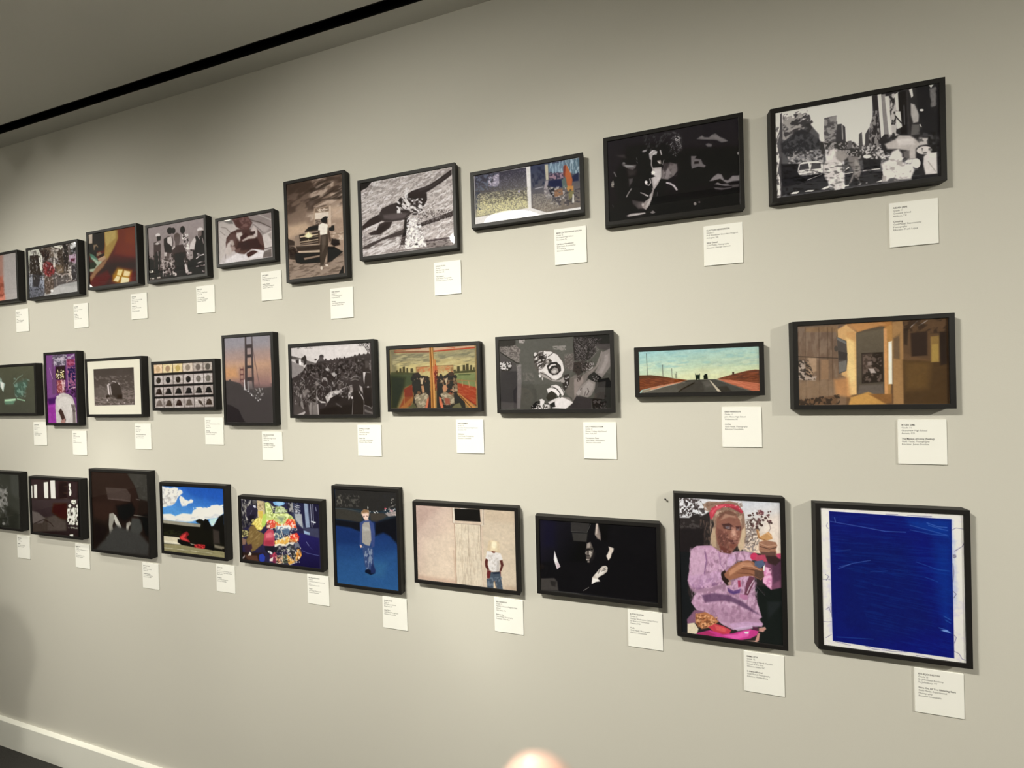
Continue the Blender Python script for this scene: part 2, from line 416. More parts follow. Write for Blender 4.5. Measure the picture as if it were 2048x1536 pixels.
TEXTS = {
    'T1': '*MAYA LIN|Grade 12|School of the Arts|Miami, FL||*Haze|Gold Medal, Photography|Educator Unavailable',
    'T2': '*LEO PARK|Grade 11|Design and Architecture|Miami, FL||*Evening|Gold Medal|Photography|Educator: Unavailable',
    'T3': '*ANA ROSE|Grade 12|Academy of Visual Arts High|School of the Arts|Dallas, TX||*Window Fire|Gold Medal, Photography|Portfolio|Educator Unavailable',
    'T4': '*MAX ROSE|Grade 11|Park Tudor High School|Carmel, IN||*Working Evening|Gold Medal, Photography|Educator: Debra Bell',
    'T5': '*JOEL RAMOS|Grade 11|Miami International Arts School|North Miami, FL||*Hands of Father|Gold Medal, Photography|Educator: Tabitha Hale',
    'T6': '*WEN WRIGHT|Grade 11|Saint Eustace School|Englewood, CO||*Ranson|Gold Medal, Photography|Educator: Joshua Hale',
    'T7': '*DYLAN PLATA|Grade 11|Palo Alto High School|Palo Alto, CA||*The Leopard|Gold Medal, Photography|Educator: Frances Gallagher',
    'T8': '*MARITZA FERNANDEZ MOLINA|Grade 12|Davenport High School|Davenport, FL||*Caribbean Homebound|Gold Medal, Experimental|Photography|Educator: Joshua Sokola',
    'T9': '*CLAYTON HENDERSON|Grade 11|H-B Woodlawn Secondary Program|Arlington, VA||*Silver Dessel|Gold Medal, Photography|Educator: George Laumann',
    'T10': '*AIDAN JAIN|Grade 11|Greenhill School|Addison, TX||*Crossing|Gold Medal, Experimental|Photography|Educator: Frank Lopez',
    'M1': '*ADAM GREER|Grade 12|School of the Arts|Dallas, TX||*Green Line|Gold Medal, Photography|Educator Unavailable',
    'M2': '*ROSE LEE|Grade 12|School of Visual Arts|Miami, FL||*Double|Gold Medal, Photography',
    'M3': '*MARK SILVA|Grade 12|School of Arts|El Paso, TX||*The Uncomfortable Person|Gold Medal, Portfolio|Educator Unavailable',
    'M4': '*MARY LEE|Grade 12|Alexander Dreyfoos School of the|Arts High|Weston, FL||*Growing|Gold Medal, Photography|Educator Unavailable',
    'M5': '*NEIL RAGHAVENDER|Grade 11|Milken Harker High School|Millbrae, CA||*The Heights of Home|Gold Medal, Photography|Educator Unavailable',
    'M6': '*DANIELLE STOLIN|Grade 12|The Beacon School|New York, NY||*Reach Out|Gold Medal, Photography|Educator: Arno Chavez',
    'M7': '*IVAN FURMAN|Grade 12|Brooklyn Technical High School|Brooklyn, NY||*Reflection|Gold Medal, Photography|Educator Unavailable',
    'M8': '*LUCY-WENDO FORM|Grade 12|Hunter College High School|New York, NY||*Perceptions Rises|Gold Medal, Photography|Educator Unavailable',
    'M9': '*ERIN HARRISON|Grade 11|John Glenn High School|Walkerton, IN||*mocha|Gold Medal, Photography|Educator Unavailable',
    'M10': '*KYLER SIMS|Grade 11|Grandview High School|Aurora, CO||*The Mateus of Living (Feeling)|Gold Medal, Photography|Educator: James Doolitte',
    'B1': '*AMY FOLEY|Grade 12|Arts Academy||*Nightfall|Gold Medal, Photography|Educator Unavailable',
    'B2': '*JAMES ALAN|Grade 12|Academy of Performing Arts School|Dallas, TX||*Hall|Gold Medal, Photography|Educator Unavailable',
    'B3': '*RYAN MASTERS|Grade 12|Bishop England School|Denver, CO||*Untitled Reflection|Gold Medal, Photography|Educator Unavailable',
    'B4': '*ETHAN LEE|Grade 11|Academy of the Sacred Heart and|Newark Arts High School, Polytech|Bay City, MI||*Weekend|Gold Medal, Photography|Educator Unavailable',
    'B5': '*NATALIA RICHARDS|Grade 11|Charleston County School of the|Arts|North Charleston, SC||*Topper|Gold Medal, Photography|Educator Unavailable',
    'B6': '*FIONA DALEY|Grade 12|NYC Museum School|New York, NY||*Long Drive|Gold Medal, Photography|Educator Unavailable',
    'B7': "*BEA HARRISON|Grade 12|Martha's Vineyard Regional High|School|Oak Bluffs, MA||*Balloon Boy|Gold Medal, Photography|Educator: Chris Baer",
    'B8': '*JUSTIN FEASTER|Grade 12|George Washington Carver Center|for Arts and Technology|Towson, MD||*Hush|Gold Medal, Photography|Educator Unavailable',
    'B9': '*EMMA FOX|Grade 12|University of North Carolina|School of the Arts|Winston-Salem, NC||*Is there still time?|Gold Medal, Photography|Educator: Robbie Betts',
    'B10': '*KYLIE JOHNSTON|Grade 11|St. Johnsbury Academy|St. Johnsbury, VT||*Shine On, All You Glittering Stars|Gold Medal, Experimental|Photography|Educator Unavailable'}
ART = {}
ART['T1'] = (0.6529, '''B 9b928a
P 9a7466 53 1 -60,-104 694,-8 684,299 -80,224
P a0604f 40 1 -79,203 676,299 693,567 655,657 -104,606
P c07a66 40 1 -97,500 710,574 712,672 -105,616
T 6f3f35 26 0.7 0.55 3 51,5 -3,52 441,275 691,321 692,598 422,586''')
ART['T2'] = (0.6492, '''B 5b5450
P b9b5a2 10 1 -26,-4 198,-7 319,-3 347,49 280,158 303,296 242,290 201,208 223,93 40,73 25,189 11,306 -28,302
P 3b3633 7 1 32,72 209,77 226,172 242,290 285,334 261,370 17,331
P 8a8478 6 1 58,16 166,13 187,50 72,52
P 4b4440 7 1 228,6 304,-5 345,78 312,123 255,68
P 6a5d52 17 1 319,-3 558,1 581,105 520,146 370,168 322,85
P 3a302c 17 1 256,39 378,23 465,63 446,138 369,177 312,123
P c9c1ae 7 1 469,-4 588,-10 703,9 745,47 714,91 658,46 586,28 526,31
L 2a2422 10 4 1 499,-1 614,46 700,80
P a89d8f 10 1 533,51 643,45 652,151 607,174 556,169 530,108
P 4d443e 12 1 612,79 834,1 827,388 696,413 599,327 620,195
P 332b29 10 1 733,-2 827,0 818,292 733,264
P 7d3a3a 14 1 307,210 369,187 487,219 557,284 538,369 432,406 358,380 309,317
P 5a3336 14 0.7 367,216 456,235 449,369 389,373
P bdb5a6 7 1 527,166 556,164 565,266 533,320 514,260
P c5bfb0 7 1 221,122 298,111 305,258 257,292 224,210
P 6f5d4c 12 1 559,246 718,282 728,369 596,374
L 9a8c80 19 6 1 553,360 696,413 740,398
L 8c7e73 12 5 1 579,411 573,535
L 948679 17 6 1 726,397 827,397 837,484 778,506
P a99b8e 8 1 824,312 874,308 882,441 935,502 822,492 820,387
P 3d3a3c 7 1 889,300 989,292 985,498 893,489
P c9c3ba 8 1 884,-3 990,-4 988,85 944,70 915,86 866,71
P 2b2a30 10 1 901,84 987,57 988,169 926,144 877,119
P a78e98 10 1 840,153 982,150 986,216 975,281 850,239
P 5d3440 10 1 873,204 965,209 948,254 878,242
P a8a299 10 1 284,626 632,531 1005,514 1004,678 312,677
P 8e8a83 12 0.5 646,532 998,518 995,583 674,563
P 6c6b6e 12 1 -14,323 298,374 315,628 221,679 -9,660
P 908f90 10 1 -22,332 71,332 69,509 -24,500
P 43403f 10 1 78,352 216,346 235,426 184,519 85,500
P 8a8b90 10 1 238,368 328,386 319,551 243,554
T 3b3a3c 7 0.7 0.56 5 18,2 -1,19 -21,323 329,357 319,687 -9,660
P 554a42 12 1 328,386 506,413 528,541 434,629 345,631 328,513
T 8d7c70 7 0.8 0.6 7 20,4 -6,16 328,377 507,394 510,606 345,631
E cfc8bd 5 1 474,594 32,3 -1,17
T c4bcb0 5 0.7 0.68 9 20,3 -4,21 -29,-93 1018,-5 991,517 -26,401
T 2a2523 5 0.6 0.66 11 26,0 3,21 -29,-93 1018,-5 991,517 -26,401''')
ART['T3'] = (0.7904, '''B 5c2f20
G 7c4028 431f18 2 657,-7 631,516 *
P 3a2a20 49 1 326,467 987,514 994,602 698,572 385,720 17,785 -5,741
P 5b2c22 39 1 -13,657 392,573 458,678 285,801 -8,799
P a08a52 33 1 349,-6 633,-2 638,128 525,277 400,410 317,401 351,207
P b5a56a 23 1 361,-5 586,0 580,121 386,211 360,143
P 713a25 49 1 645,-9 1012,-9 990,443 707,395 546,344 650,137
P 80452c 49 0.6 795,11 1011,15 988,251 796,212
P 32291f 10 1 83,-16 349,-2 345,207 312,268 166,268 122,180 75,141
P bdb5a8 5 1 -6,-10 85,-5 78,137 -13,131
P 23231a 12 1 -13,132 124,147 167,252 162,350 66,307 -5,249
P 8b7c6a 14 1 98,161 172,161 206,207 106,245
P 1f1f18 10 1 158,184 205,223 167,252 120,213
P 8b7a66 10 1 165,293 239,281 285,315 199,338 163,334
P 1d1712 8 1 224,333 321,311 332,337 247,360
P 4f7a6c 18 1 0,274 79,300 185,378 194,437 134,422 39,370
P 9fb3a0 20 1 40,337 195,412 305,399 254,460 154,515 114,569 -8,557 -12,515 105,510 156,466
P 24392c 16 1 11,417 110,419 150,465 105,510 7,508 -10,473
P a8917a 14 1 185,378 343,354 365,406 279,429 208,413
L c9b79c 10 5 1 197,387 331,357
P 8a6d55 27 1 129,513 353,405 426,380 312,507 150,598 22,702 -6,641
P b48a2a 49 0.8 495,649 606,554 902,625 883,783 663,803 478,745
P e3d79b 12 1 616,583 714,594 669,682 583,657
P e0d3a6 12 1 743,605 862,637 847,708 716,683
P ded6ad 12 1 577,669 652,688 607,765 503,735
P dfdcb8 12 1 686,696 846,728 826,786 652,790
P 6a2018 29 0.5 830,698 981,633 979,800 848,796''')
ART['T4'] = (0.7067, '''B 8b7f79
G 958983 857871 2 449,-17 429,423 *
P 1e191a 16 1 -17,404 86,435 93,586 984,590 991,725 -10,696
P 251f20 18 1 696,405 997,439 985,715 683,695
P 473e3c 7 1 97,206 167,199 227,242 222,340 210,449 193,676 95,686 86,435
P 2b2423 9 1 125,339 215,340 179,685 95,686
E c9bfb4 5 1 177,116 42,-1 4,24
P 2e2624 7 1 156,128 232,138 222,191 160,194
L a4988f 10 5 1 167,334 176,445 169,594
P b6aba0 6 1 110,228 166,204 207,229 165,244
E 2a2221 5 1 398,85 51,6 -2,44
E 2d2525 5 1 458,92 40,5 -2,39
P 332a2a 7 1 284,179 374,151 441,169 451,249 432,374 390,389 297,359 281,258
P bdb2a7 7 1 346,167 421,162 438,228 435,306 396,272 343,236
P 5b504c 9 1 297,359 391,380 373,466 447,632 283,655
P b8ada2 6 1 283,357 331,363 328,412 281,407
L a89c92 14 6 1 390,399 379,487 434,621
P b9aea2 7 1 420,624 499,657 491,690 431,684
T b3a79c 6 0.9 0.55 3 21,2 -1,16 232,431 455,456 458,672 241,681
E 2c2423 5 1 624,104 43,5 -2,49
P 8e827b 7 1 575,166 694,152 729,234 717,504 655,439 594,315
T dad0c5 5 1 0.55 4 12,-4 19,28 601,160 719,165 734,428 642,437
T 231c1c 5 1 0.6 14 16,2 -1,14 615,161 719,165 725,330 647,321
E 554a45 5 1 520,189 56,6 -3,59
P 5f5450 9 1 480,184 561,174 571,244 542,309 489,293
P 453c3a 8 1 414,323 489,293 622,289 683,403 678,500 631,670 576,713 498,676 451,534 430,414
P 322a2a 14 1 457,397 656,400 630,689 511,697
P ada197 6 1 421,314 476,291 488,307 433,345
P b5a99f 7 1 621,464 665,498 710,668 683,695 657,673 636,554
P 968a82 6 1 684,666 776,655 762,683 683,695
E 8e827a 5 1 446,489 21,2 -1,18
P 2f2727 8 1 821,226 912,189 999,248 991,438 825,410
P c0b5aa 7 1 753,295 834,218 851,268 814,375 730,370
E cbc1b6 5 1 927,139 50,1 4,28
P 6c605a 7 1 895,149 952,151 950,213 910,237 887,186
P 2a2222 7 1 952,151 996,162 986,247 949,223
L ccc2b7 10 5 1 880,205 909,256
L b9aea3 9 5 1 961,253 977,322
P 1c1718 9 1 749,372 991,438 986,552 794,532
P 8c817a 9 1 722,408 788,386 796,493 742,526 705,483
L c9bfb5 16 6 1 847,499 913,468 977,461
E b8ada4 5 1 878,449 24,3 -1,18
L b5aaa1 14 5 1 870,559 986,548
L 8f847d 16 6 1 843,604 984,600
E 8b807a 5 1 961,674 24,3 -1,14
P cfc7b4 6 1 -11,570 87,573 89,604 -6,604
P b7ac9e 5 1 -9,666 89,674 81,693 -3,689
P b7ac9e 5 1 131,670 207,672 206,692 137,690
T 0f0c0d 7 0.7 0.62 6 27,3 -1,20 -9,374 992,400 978,724 -10,696''')
ART['T5'] = (0.6392, '''B a59890
G 8f837c c0b5ae 2 502,-48 473,645 *
P b5aaa0 22 1 17,16 281,11 403,168 152,267 102,504 4,625 -13,389
L 776b64 9 6 1 53,92 145,114 234,196
L 857971 9 7 1 38,151 127,223
L c3b8ae 11 7 1 240,46 353,151
P 75706a 16 1 110,18 268,10 291,73 213,63
P 8b7f79 18 1 577,-8 986,1 982,272 839,303 767,254 623,98
P a79b94 25 1 624,78 954,210 890,270 742,242
L 4a403d 11 8 1 575,32 649,71 797,121 978,213
L b7aca4 13 10 1 752,-3 982,107
L 6b605b 10 8 1 672,134 817,251
P c2b7ad 13 1 814,310 988,263 979,486 856,501
P 8a7e77 18 0.7 913,302 987,283 983,389
L 3a302e 9 4 1 856,506 985,496
P 5a4340 11 1 268,0 437,-12 564,0 648,101 581,201 429,171 341,120
T 7d625c 11 0.7 0.55 2 37,10 -5,19 294,-7 576,12 622,117 467,176
P 4a3634 22 0.7 319,27 396,27 444,123 367,123
P 4f3c39 11 1 152,267 234,196 365,163 569,189 732,201 814,310 856,491 843,529 607,482 452,543 389,526 325,489 262,441 133,406
P c2b5a9 25 1 350,211 440,213 464,265 396,337 335,259
P a5968c 20 1 216,305 294,304 304,376 264,401 214,355
P b9aca2 20 1 148,347 228,327 225,397 288,444 193,534 116,495
P 937f76 16 1 225,397 303,406 327,459 248,480
P 5b4642 16 1 233,216 336,229 330,369 304,376 269,291 190,302 146,398 136,326
P 42302e 16 1 412,279 516,232 565,268 538,315 422,330
P b3a498 16 1 448,333 565,288 716,287 689,333 563,328 459,365
P bcaea4 18 1 606,214 671,144 731,211 739,320 665,310 667,242
P 3a2a29 11 1 592,242 693,225 692,265 616,275
P 3e2d2c 20 1 383,355 613,344 763,342 844,490 633,475 478,536 389,516 313,487
P 5a4541 20 1 743,232 814,310 845,480 772,422 726,328
P 614b46 11 1 327,449 418,440 403,498 325,499
P 523d39 9 1 403,478 556,486 478,546 401,538
P 45322f 8 1 529,532 632,504 756,519 654,566 552,594 515,565
P d3cac4 9 1 607,477 732,501 842,533 814,614 564,615 654,566 755,543
P 6d635d 13 1 842,548 978,515 979,632 814,633
P cfc6c0 22 1 139,579 350,512 516,550 551,614 345,637 110,631
L 7c706a 10 8 1 129,507 126,557''')
ART['T6'] = (1.4462, '''B 6a5648
G 54443a a18974 3 273,-12 503,845 *
P 9c8672 69 1 734,300 1001,266 994,660 782,631 609,431
P b89f87 55 1 788,457 1002,439 995,647 812,622
T c0aa95 55 0.75 0.55 2 150,-46 23,41 475,-43 1011,-3 984,732 324,695
T 382c26 55 0.7 0.58 7 163,-50 27,48 22,-40 1010,9 995,438 3,447
T 2f2621 33 0.8 0.56 17 181,-46 16,32 426,50 1010,21 997,376 416,302
P c5a98b 69 0.8 4,628 327,619 476,740 164,802 5,821
P 3a302b 11 1 -3,820 114,873 127,939 1,924
P 927f6e 17 1 8,1157 640,1239 985,1103 973,1436 -3,1441
T 5b4c41 14 0.7 0.56 3 89,-7 5,20 8,1157 640,1239 985,1103 973,1436 -3,1441
P 3a302b 14 1 1,924 173,970 150,1160 9,1132
T 6e5d51 8 0.8 0.6 3 30,4 -1,18 0,937 173,970 150,1160 9,1132
P a68f78 7 1 488,426 729,430 779,705 716,809 478,690
P c4ae97 6 1 759,426 789,432 786,731 737,712
P 7a6655 6 1 506,435 751,442 754,502 507,492
S d5c3ad 3 1 26 3 12,6 20 525,451 743,457 742,497 524,484
P d8c8b4 6 1 504,499 749,516 747,613 500,592
P 5f5046 6 1 504,600 722,622 720,685 509,669
S c9b69f 1 0.9 16 5 12,3 0 512,609 602,616 601,662 510,656
P 4a3e36 7 1 307,744 386,691 570,665 582,767 321,771
P 1e1815 6 1 370,701 570,687 567,746 345,743
P 8d7a69 8 1 125,798 321,765 582,767 585,1094 216,1078 110,963
P 2a211d 7 1 204,788 566,790 567,954 221,944
L d0b998 18 6 1 226,822 396,823 557,820
L c3ac8b 18 6 1 224,860 395,861 556,858
L b29c80 18 6 1 223,898 394,898 554,895
L 857362 18 6 1 222,930 392,930 553,927
E f2dfa8 36 1 378,817 64,8 -2,43
E ffeebc 14 1 373,822 14,2 -2,57
E ffeebc 14 1 373,825 70,9 0,10
P 1d1713 6 1 225,848 556,858 555,874 224,868
P a08b76 6 1 205,955 567,960 574,986 180,990
P 3b312b 8 1 142,954 581,981 581,1106 177,1073 156,1007
P b9a48b 7 1 179,1029 571,1057 577,1093 185,1068
P 211a17 11 1 123,1054 585,1094 579,1245 210,1224 133,1184
P 8d7966 10 1 276,1142 568,1130 567,1155 290,1175
P 2a221e 17 0.7 -2,988 141,979 150,1160 40,1135
E 15100e 11 1 175,1137 52,7 -3,75
P 221b17 10 1 708,1021 826,1035 941,1110 977,1127 910,1169 759,1252 699,1258
P 2a221e 17 1 787,905 918,946 930,1022 826,1035 769,990
P b7a28c 11 1 920,885 986,881 983,955 918,934
T d5c3ae 7 0.8 0.6 3 30,0 2,13 789,831 988,832 983,955 801,920
L 6a5a4c 7 4 1 774,854 987,856
P 191411 6 1 740,750 785,749 786,725 838,725 840,794 798,805 746,788
P 1a1411 7 1 603,606 679,573 742,590 708,620 706,670 631,666
P 4b3c33 7 1 631,660 698,663 690,693 630,691
P e4d8c4 8 1 562,689 631,660 720,697 728,748 699,844 594,841 552,763
P 4c3d33 7 1 552,763 582,767 575,955 544,964
P 4f4036 8 1 718,734 760,827 778,942 747,963 722,847
P 41372f 8 1 591,841 722,837 733,949 697,1120 630,1288 570,1294 571,1042
P 66594c 19 0.7 609,858 684,855 679,992 614,1110
E cfc0ab 6 1 594,1328 21,3 -1,25
E d6c8b4 6 1 686,1294 25,11 -7,14
P 14100d 8 1 885,1451 977,1325 976,1454''')
ART['T7'] = (0.7368, '''B c3b8af
G cfc5bb c3b7ae 2 539,-79 515,638 *
T 9a8e87 8 0.7 0.57 1 39,-18 9,13 *
T e9e1d8 8 0.8 0.6 4 54,-18 7,14 *
T 7d726c 5 0.6 0.66 8 16,-6 5,8 *
P 2a2221 5 1 0,-18 137,-5 65,53 -1,70
T d9d0c8 8 0.8 0.52 9 46,-13 6,12 -18,573 479,525 473,687 -2,715
T 7b706a 8 0.8 0.55 12 47,-12 5,12 -6,518 240,540 479,507 455,631 0,678
P 4a413e 7 1 12,633 396,532 479,516 477,570 238,595 65,658 0,659
P 39302f 6 1 611,488 998,413 996,465 620,525
T b7ada6 3 0.7 0.55 5 6,1 -1,18 622,472 997,426 997,444 620,507
S cfc6be 1 1 34 8 2,7 20 660,517 996,459 996,466 660,524
T 4a413e 4 0.8 0.62 12 10,-2 3,9 626,347 998,400 997,435 622,463
P 55494a 7 1 685,659 995,653 994,670 704,674
P 8b8079 11 1 704,674 994,679 997,749 712,729
P 6d625d 9 1 328,716 713,716 712,733 328,725
T 3a3230 4 0.7 0.55 6 24,0 1,7 685,650 995,653 992,749 693,731
P 332b2b 7 1 500,193 572,160 692,143 761,131 870,83 991,24 994,73 887,130 769,181 730,197 670,219 569,240 509,222
P 514745 11 0.6 632,151 780,139 985,50 985,58 790,154 651,181
P 2f2727 8 1 510,204 630,204 729,202 732,273 696,321 626,329 568,285 528,261
P 3c3433 8 1 205,323 238,282 323,258 427,246 526,333 565,374 482,426 400,428 338,424 265,415 213,398
P 6c615e 19 0.7 246,348 402,351 524,368 482,408 349,408 256,386
P 2c2424 8 1 395,259 448,204 488,255 485,327 424,318
P 352c2b 8 1 140,351 205,333 223,409 148,427 51,451 1,472 3,426 86,372
P 3a3130 9 1 201,434 265,415 348,426 315,485 251,514 208,536 102,532 70,509 168,485
P 2d2525 10 0.7 178,486 254,441 317,431 294,483 219,519 166,531
P 2b2323 6 1 482,417 543,407 509,529 487,589 484,670 428,668 446,593 468,542
T 6f645f 4 0.8 0.5 3 10,1 0,9 415,580 507,592 493,690 411,716
P 2a2222 8 1 605,362 686,311 645,359 614,399 564,392
T e8e0d8 5 0.95 0.5 5 23,21 -15,13 397,205 688,249 664,388 402,351
T 2a2323 5 0.9 0.58 15 26,17 -9,11 428,210 728,237 684,391 443,357
P ddd4cb 13 1 543,425 623,427 610,506 686,623 713,716 472,714 507,592 520,512
T 756b66 4 0.7 0.56 6 5,8 -12,5 513,403 643,430 713,716 472,714
T fbf6ef 4 0.9 0.55 16 7,12 -14,5 513,403 643,430 713,716 472,714
P fffaf2 11 0.7 490,183 521,161 529,216 499,229
L efe7de 10 7 1 469,207 527,297 606,326
E 2a2323 4 1 605,680 16,2 0,9''')
ART['T8'] = (0.4621, '''B e6e0d6
P 4a4550 4 1 7,0 514,6 520,376 8,395
G 3d3a45 8a8474 2 243,43 260,339 7,0 514,6 520,376 8,395
T 6c7484 6 0.7 0.5 3 16,8 -5,12 11,4 248,12 253,132 114,158 11,142
P a79daa 11 0.85 189,34 253,13 251,116 232,132 149,119 201,76
T d6ccd2 4 0.8 0.55 6 16,5 -2,10 143,34 252,21 251,131 149,123
P 3b3f52 8 1 15,158 58,157 57,326 14,328
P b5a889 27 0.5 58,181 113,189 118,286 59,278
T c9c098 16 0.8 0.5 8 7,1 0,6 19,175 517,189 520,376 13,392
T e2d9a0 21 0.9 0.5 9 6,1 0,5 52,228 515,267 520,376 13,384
T 4a453f 21 0.6 0.55 10 11,2 0,9 30,112 517,174 522,314 42,275
T 8b8791 9 0.5 0.62 11 7,1 0,6 261,22 514,18 516,220 114,158
E a89fae 3 1 441,213 10,1 0,12
P 505062 4 1 556,-2 1001,5 1001,438 692,441 556,382
G 3b4157 7b7064 2 688,17 724,406 556,-2 1001,5 1001,438 692,441 556,382
T 22283f 11 0.8 0.5 3 32,5 -1,31 558,18 688,17 683,185 573,198
P c8bfa4 5 1 688,9 719,11 719,152 696,152
P 6f8594 9 1 719,15 873,11 862,123 825,101 725,84
T a9bcc4 6 0.8 0.55 4 10,1 -1,31 720,-1 866,2 863,108 725,100
P 5f7580 9 1 866,2 1001,7 999,138 938,135 894,75
T b7c6ca 5 0.8 0.56 5 8,1 -1,31 873,-4 1001,7 999,146 885,127
P 9c7f88 6 1 725,100 855,110 854,159 731,154
T 2b2a40 4 0.8 0.55 5 13,2 0,16 725,100 855,110 854,167 731,162
P 1e2444 8 1 719,160 854,167 844,241 760,228 714,205
P 272c46 8 1 930,157 990,129 988,204 936,203
P b5643c 6 1 861,47 887,51 923,133 936,188 927,239 882,247 869,147
P 7b3c34 6 1 857,54 880,50 869,147 854,137
P c08a4c 8 1 875,231 942,242 941,287 889,278
P 817a52 7 1 896,280 945,287 939,362 901,386
P 5e6c66 7 1 838,172 877,155 889,248 844,249
P 8e6a50 8 1 767,252 844,249 850,303 773,321
P a59a9a 6 1 692,156 719,156 706,227 674,230
P 837c7c 8 1 674,237 729,215 742,317 711,327 680,292
P 25252c 7 1 706,204 768,229 765,320 735,285
T c7bfb6 4 0.8 0.62 7 10,5 -6,15 667,213 875,231 870,412 679,353
T 34323a 6 0.7 0.58 17 24,4 0,16 744,256 1002,266 998,416 739,408
P d8d2c4 4 1 933,315 944,317 946,393 927,390
L b9b4b4 8 5 1 596,213 667,209
T a59c8c 9 0.7 0.5 8 6,1 0,6 563,259 697,264 832,414 700,441 567,383''')
ART['T9'] = (0.6833, '''B 211e20
G 252225 1b181a 1 465,18 450,658 *
P 141214 56 1 167,78 463,95 579,231 456,401 328,641 141,614 52,336
P 171416 56 1 581,168 1007,234 1003,429 573,484
T 4a4644 12 0.7 0.6 2 9,7 -14,22 294,-15 584,28 592,182 461,184 303,129
S 8d8680/a59d96/6f6964 1 0.8 70 4 2,6 -1 524,42 583,66 593,157 544,224 509,193 499,114
E 5a5451 9 0.8 534,26 14,8 -3,7
S 9f978f/c2b9b0 1 0.9 20 6 2,7 -1 536,45 571,58 576,103 541,96
E 8b8480 9 1 300,132 19,-4 3,9
P a59d96 6 1 333,161 352,138 377,136 401,154 394,178 364,179 351,216 338,207
L d8d0c6 6 3 1 340,162 365,141
L cfc7bd 6 3 1 367,173 395,156
L b9b0a7 9 4 1 422,148 431,185
L 9c938b 9 5 1 354,203 350,255 364,302
P 161315 7 1 369,193 436,199 441,258 422,293 374,278
P 83796f 5 1 393,230 424,229 429,262 411,259
L a79d93 4 2 1 438,270 448,233
P cbc1b6 3 1 399,237 420,246 414,256
P a89d95 7 1 361,282 428,287 429,365 420,383 394,430 363,471 355,424 347,371 335,362 348,338
P c2b8af 10 0.8 373,297 422,306 417,382 370,426 362,386
P 8d837b 7 1 345,448 369,452 356,515 329,589 298,623 267,593 293,551 343,519
P b4aaa0 7 0.8 331,498 350,488 343,545 310,606 292,596 324,549
E efe6da 6 1 363,322 14,2 0,13
P 161315 7 1 329,335 363,341 378,356 335,369 310,378 273,339
E d9cfc4 6 1 306,393 12,2 0,14
L c5bbb0 7 4 1 335,369 343,403 327,423 303,409
P 141113 7 1 259,409 345,435 354,469 331,498 283,465
L 8a817a 9 4 1 261,474 295,492 319,509
E cfc5ba 5 1 303,507 14,8 -3,7
P 131012 7 1 245,472 331,524 306,540 244,504
E f7eee2 6 1 274,574 10,2 0,13
E 8a7b72 25 0.6 268,580 36,6 -1,28
P 5a5350 9 1 113,207 163,222 232,234 225,259 200,274 163,255 125,229
P 84807a 6 1 132,217 213,241 213,250 150,243
E 6d6662 7 1 132,204 12,2 0,9
L b8b0a7 2 2 1 234,176 239,196
L b8b0a7 2 2 1 236,209 242,223
P 4a4442 14 1 167,341 205,341 198,372 171,408
L 857d76 10 6 1 187,430 164,459 147,490
P 4c4441 16 0.6 152,168 89,143 76,128 140,133
P 3b3533 25 0.7 150,259 238,274 224,324 161,327
L 6f6863 9 6 1 50,269 66,305
E 8f877c 6 0.8 35,366 11,3 -4,27
S c9bea9/8d7a60 1 1 14 3 2,2 -1 23,338 49,335 47,395 28,398
L 7c756f 2 2 1 31,542 35,562
P 544c49 15 0.7 188,522 281,556 242,609 193,556
P 8f867e 4 1 140,650 178,636 291,642 297,652 241,658 159,661
P cdc4ba 4 1 159,650 291,647 241,654
P 6d6661 4 1 331,651 353,634 374,654 352,662
L 504a47 5 3 1 393,488 389,520
P 6b625e 9 1 440,296 495,261 548,283 550,340 522,374 474,398 426,384 430,320
P 857b76 9 0.8 445,335 482,303 494,331 517,373 474,392 438,379
P 3a3333 9 1 447,265 495,267 476,302 457,337 440,309
T 443c3b 5 0.6 0.58 4 13,15 -16,17 441,251 554,277 546,378 444,393
L b9ada8 14 2 1 467,423 491,433 521,457 541,492
S 6b5f5c 1 0.9 22 4 1,7 40 465,413 491,423 527,451 550,487 537,501 508,464 479,441
P 6f6864 9 1 702,108 740,87 757,106 791,113 809,97 837,90 870,125 892,138 925,166 914,170 880,170 847,145 813,136 774,128 745,121
P 7d7571 9 0.8 814,111 848,105 875,141 842,138
P 67605d 9 1 764,164 784,158 813,173 806,190 778,185
P 68615e 7 1 655,238 696,245 684,262 730,277 741,316 763,333 752,346 706,332 677,337 659,343 654,307
P 241f1f 6 1 678,286 712,289 712,308 677,305
P 7c7470 9 1 786,462 818,429 847,412 875,423 891,466 919,477 953,446 991,452 1005,448 1004,491 952,489 913,498 862,486 829,462
P 1d191a 7 1 823,461 863,455 907,494 862,499 817,479
P 7d7571 7 1 823,492 845,481 873,501 918,508 940,524 895,517
P 5d5653 7 1 816,516 889,534 951,535 939,542 872,545 827,531
P 4f4946 7 1 940,517 1001,521 1000,539 951,538
E 9c958c 6 1 999,278 10,2 0,11
L 8c857d 5 3 0.8 1006,454 1001,662
E 7c746c 6 1 676,627 11,2 0,13
E 5d5550 5 0.8 708,619 8,1 0,8''')
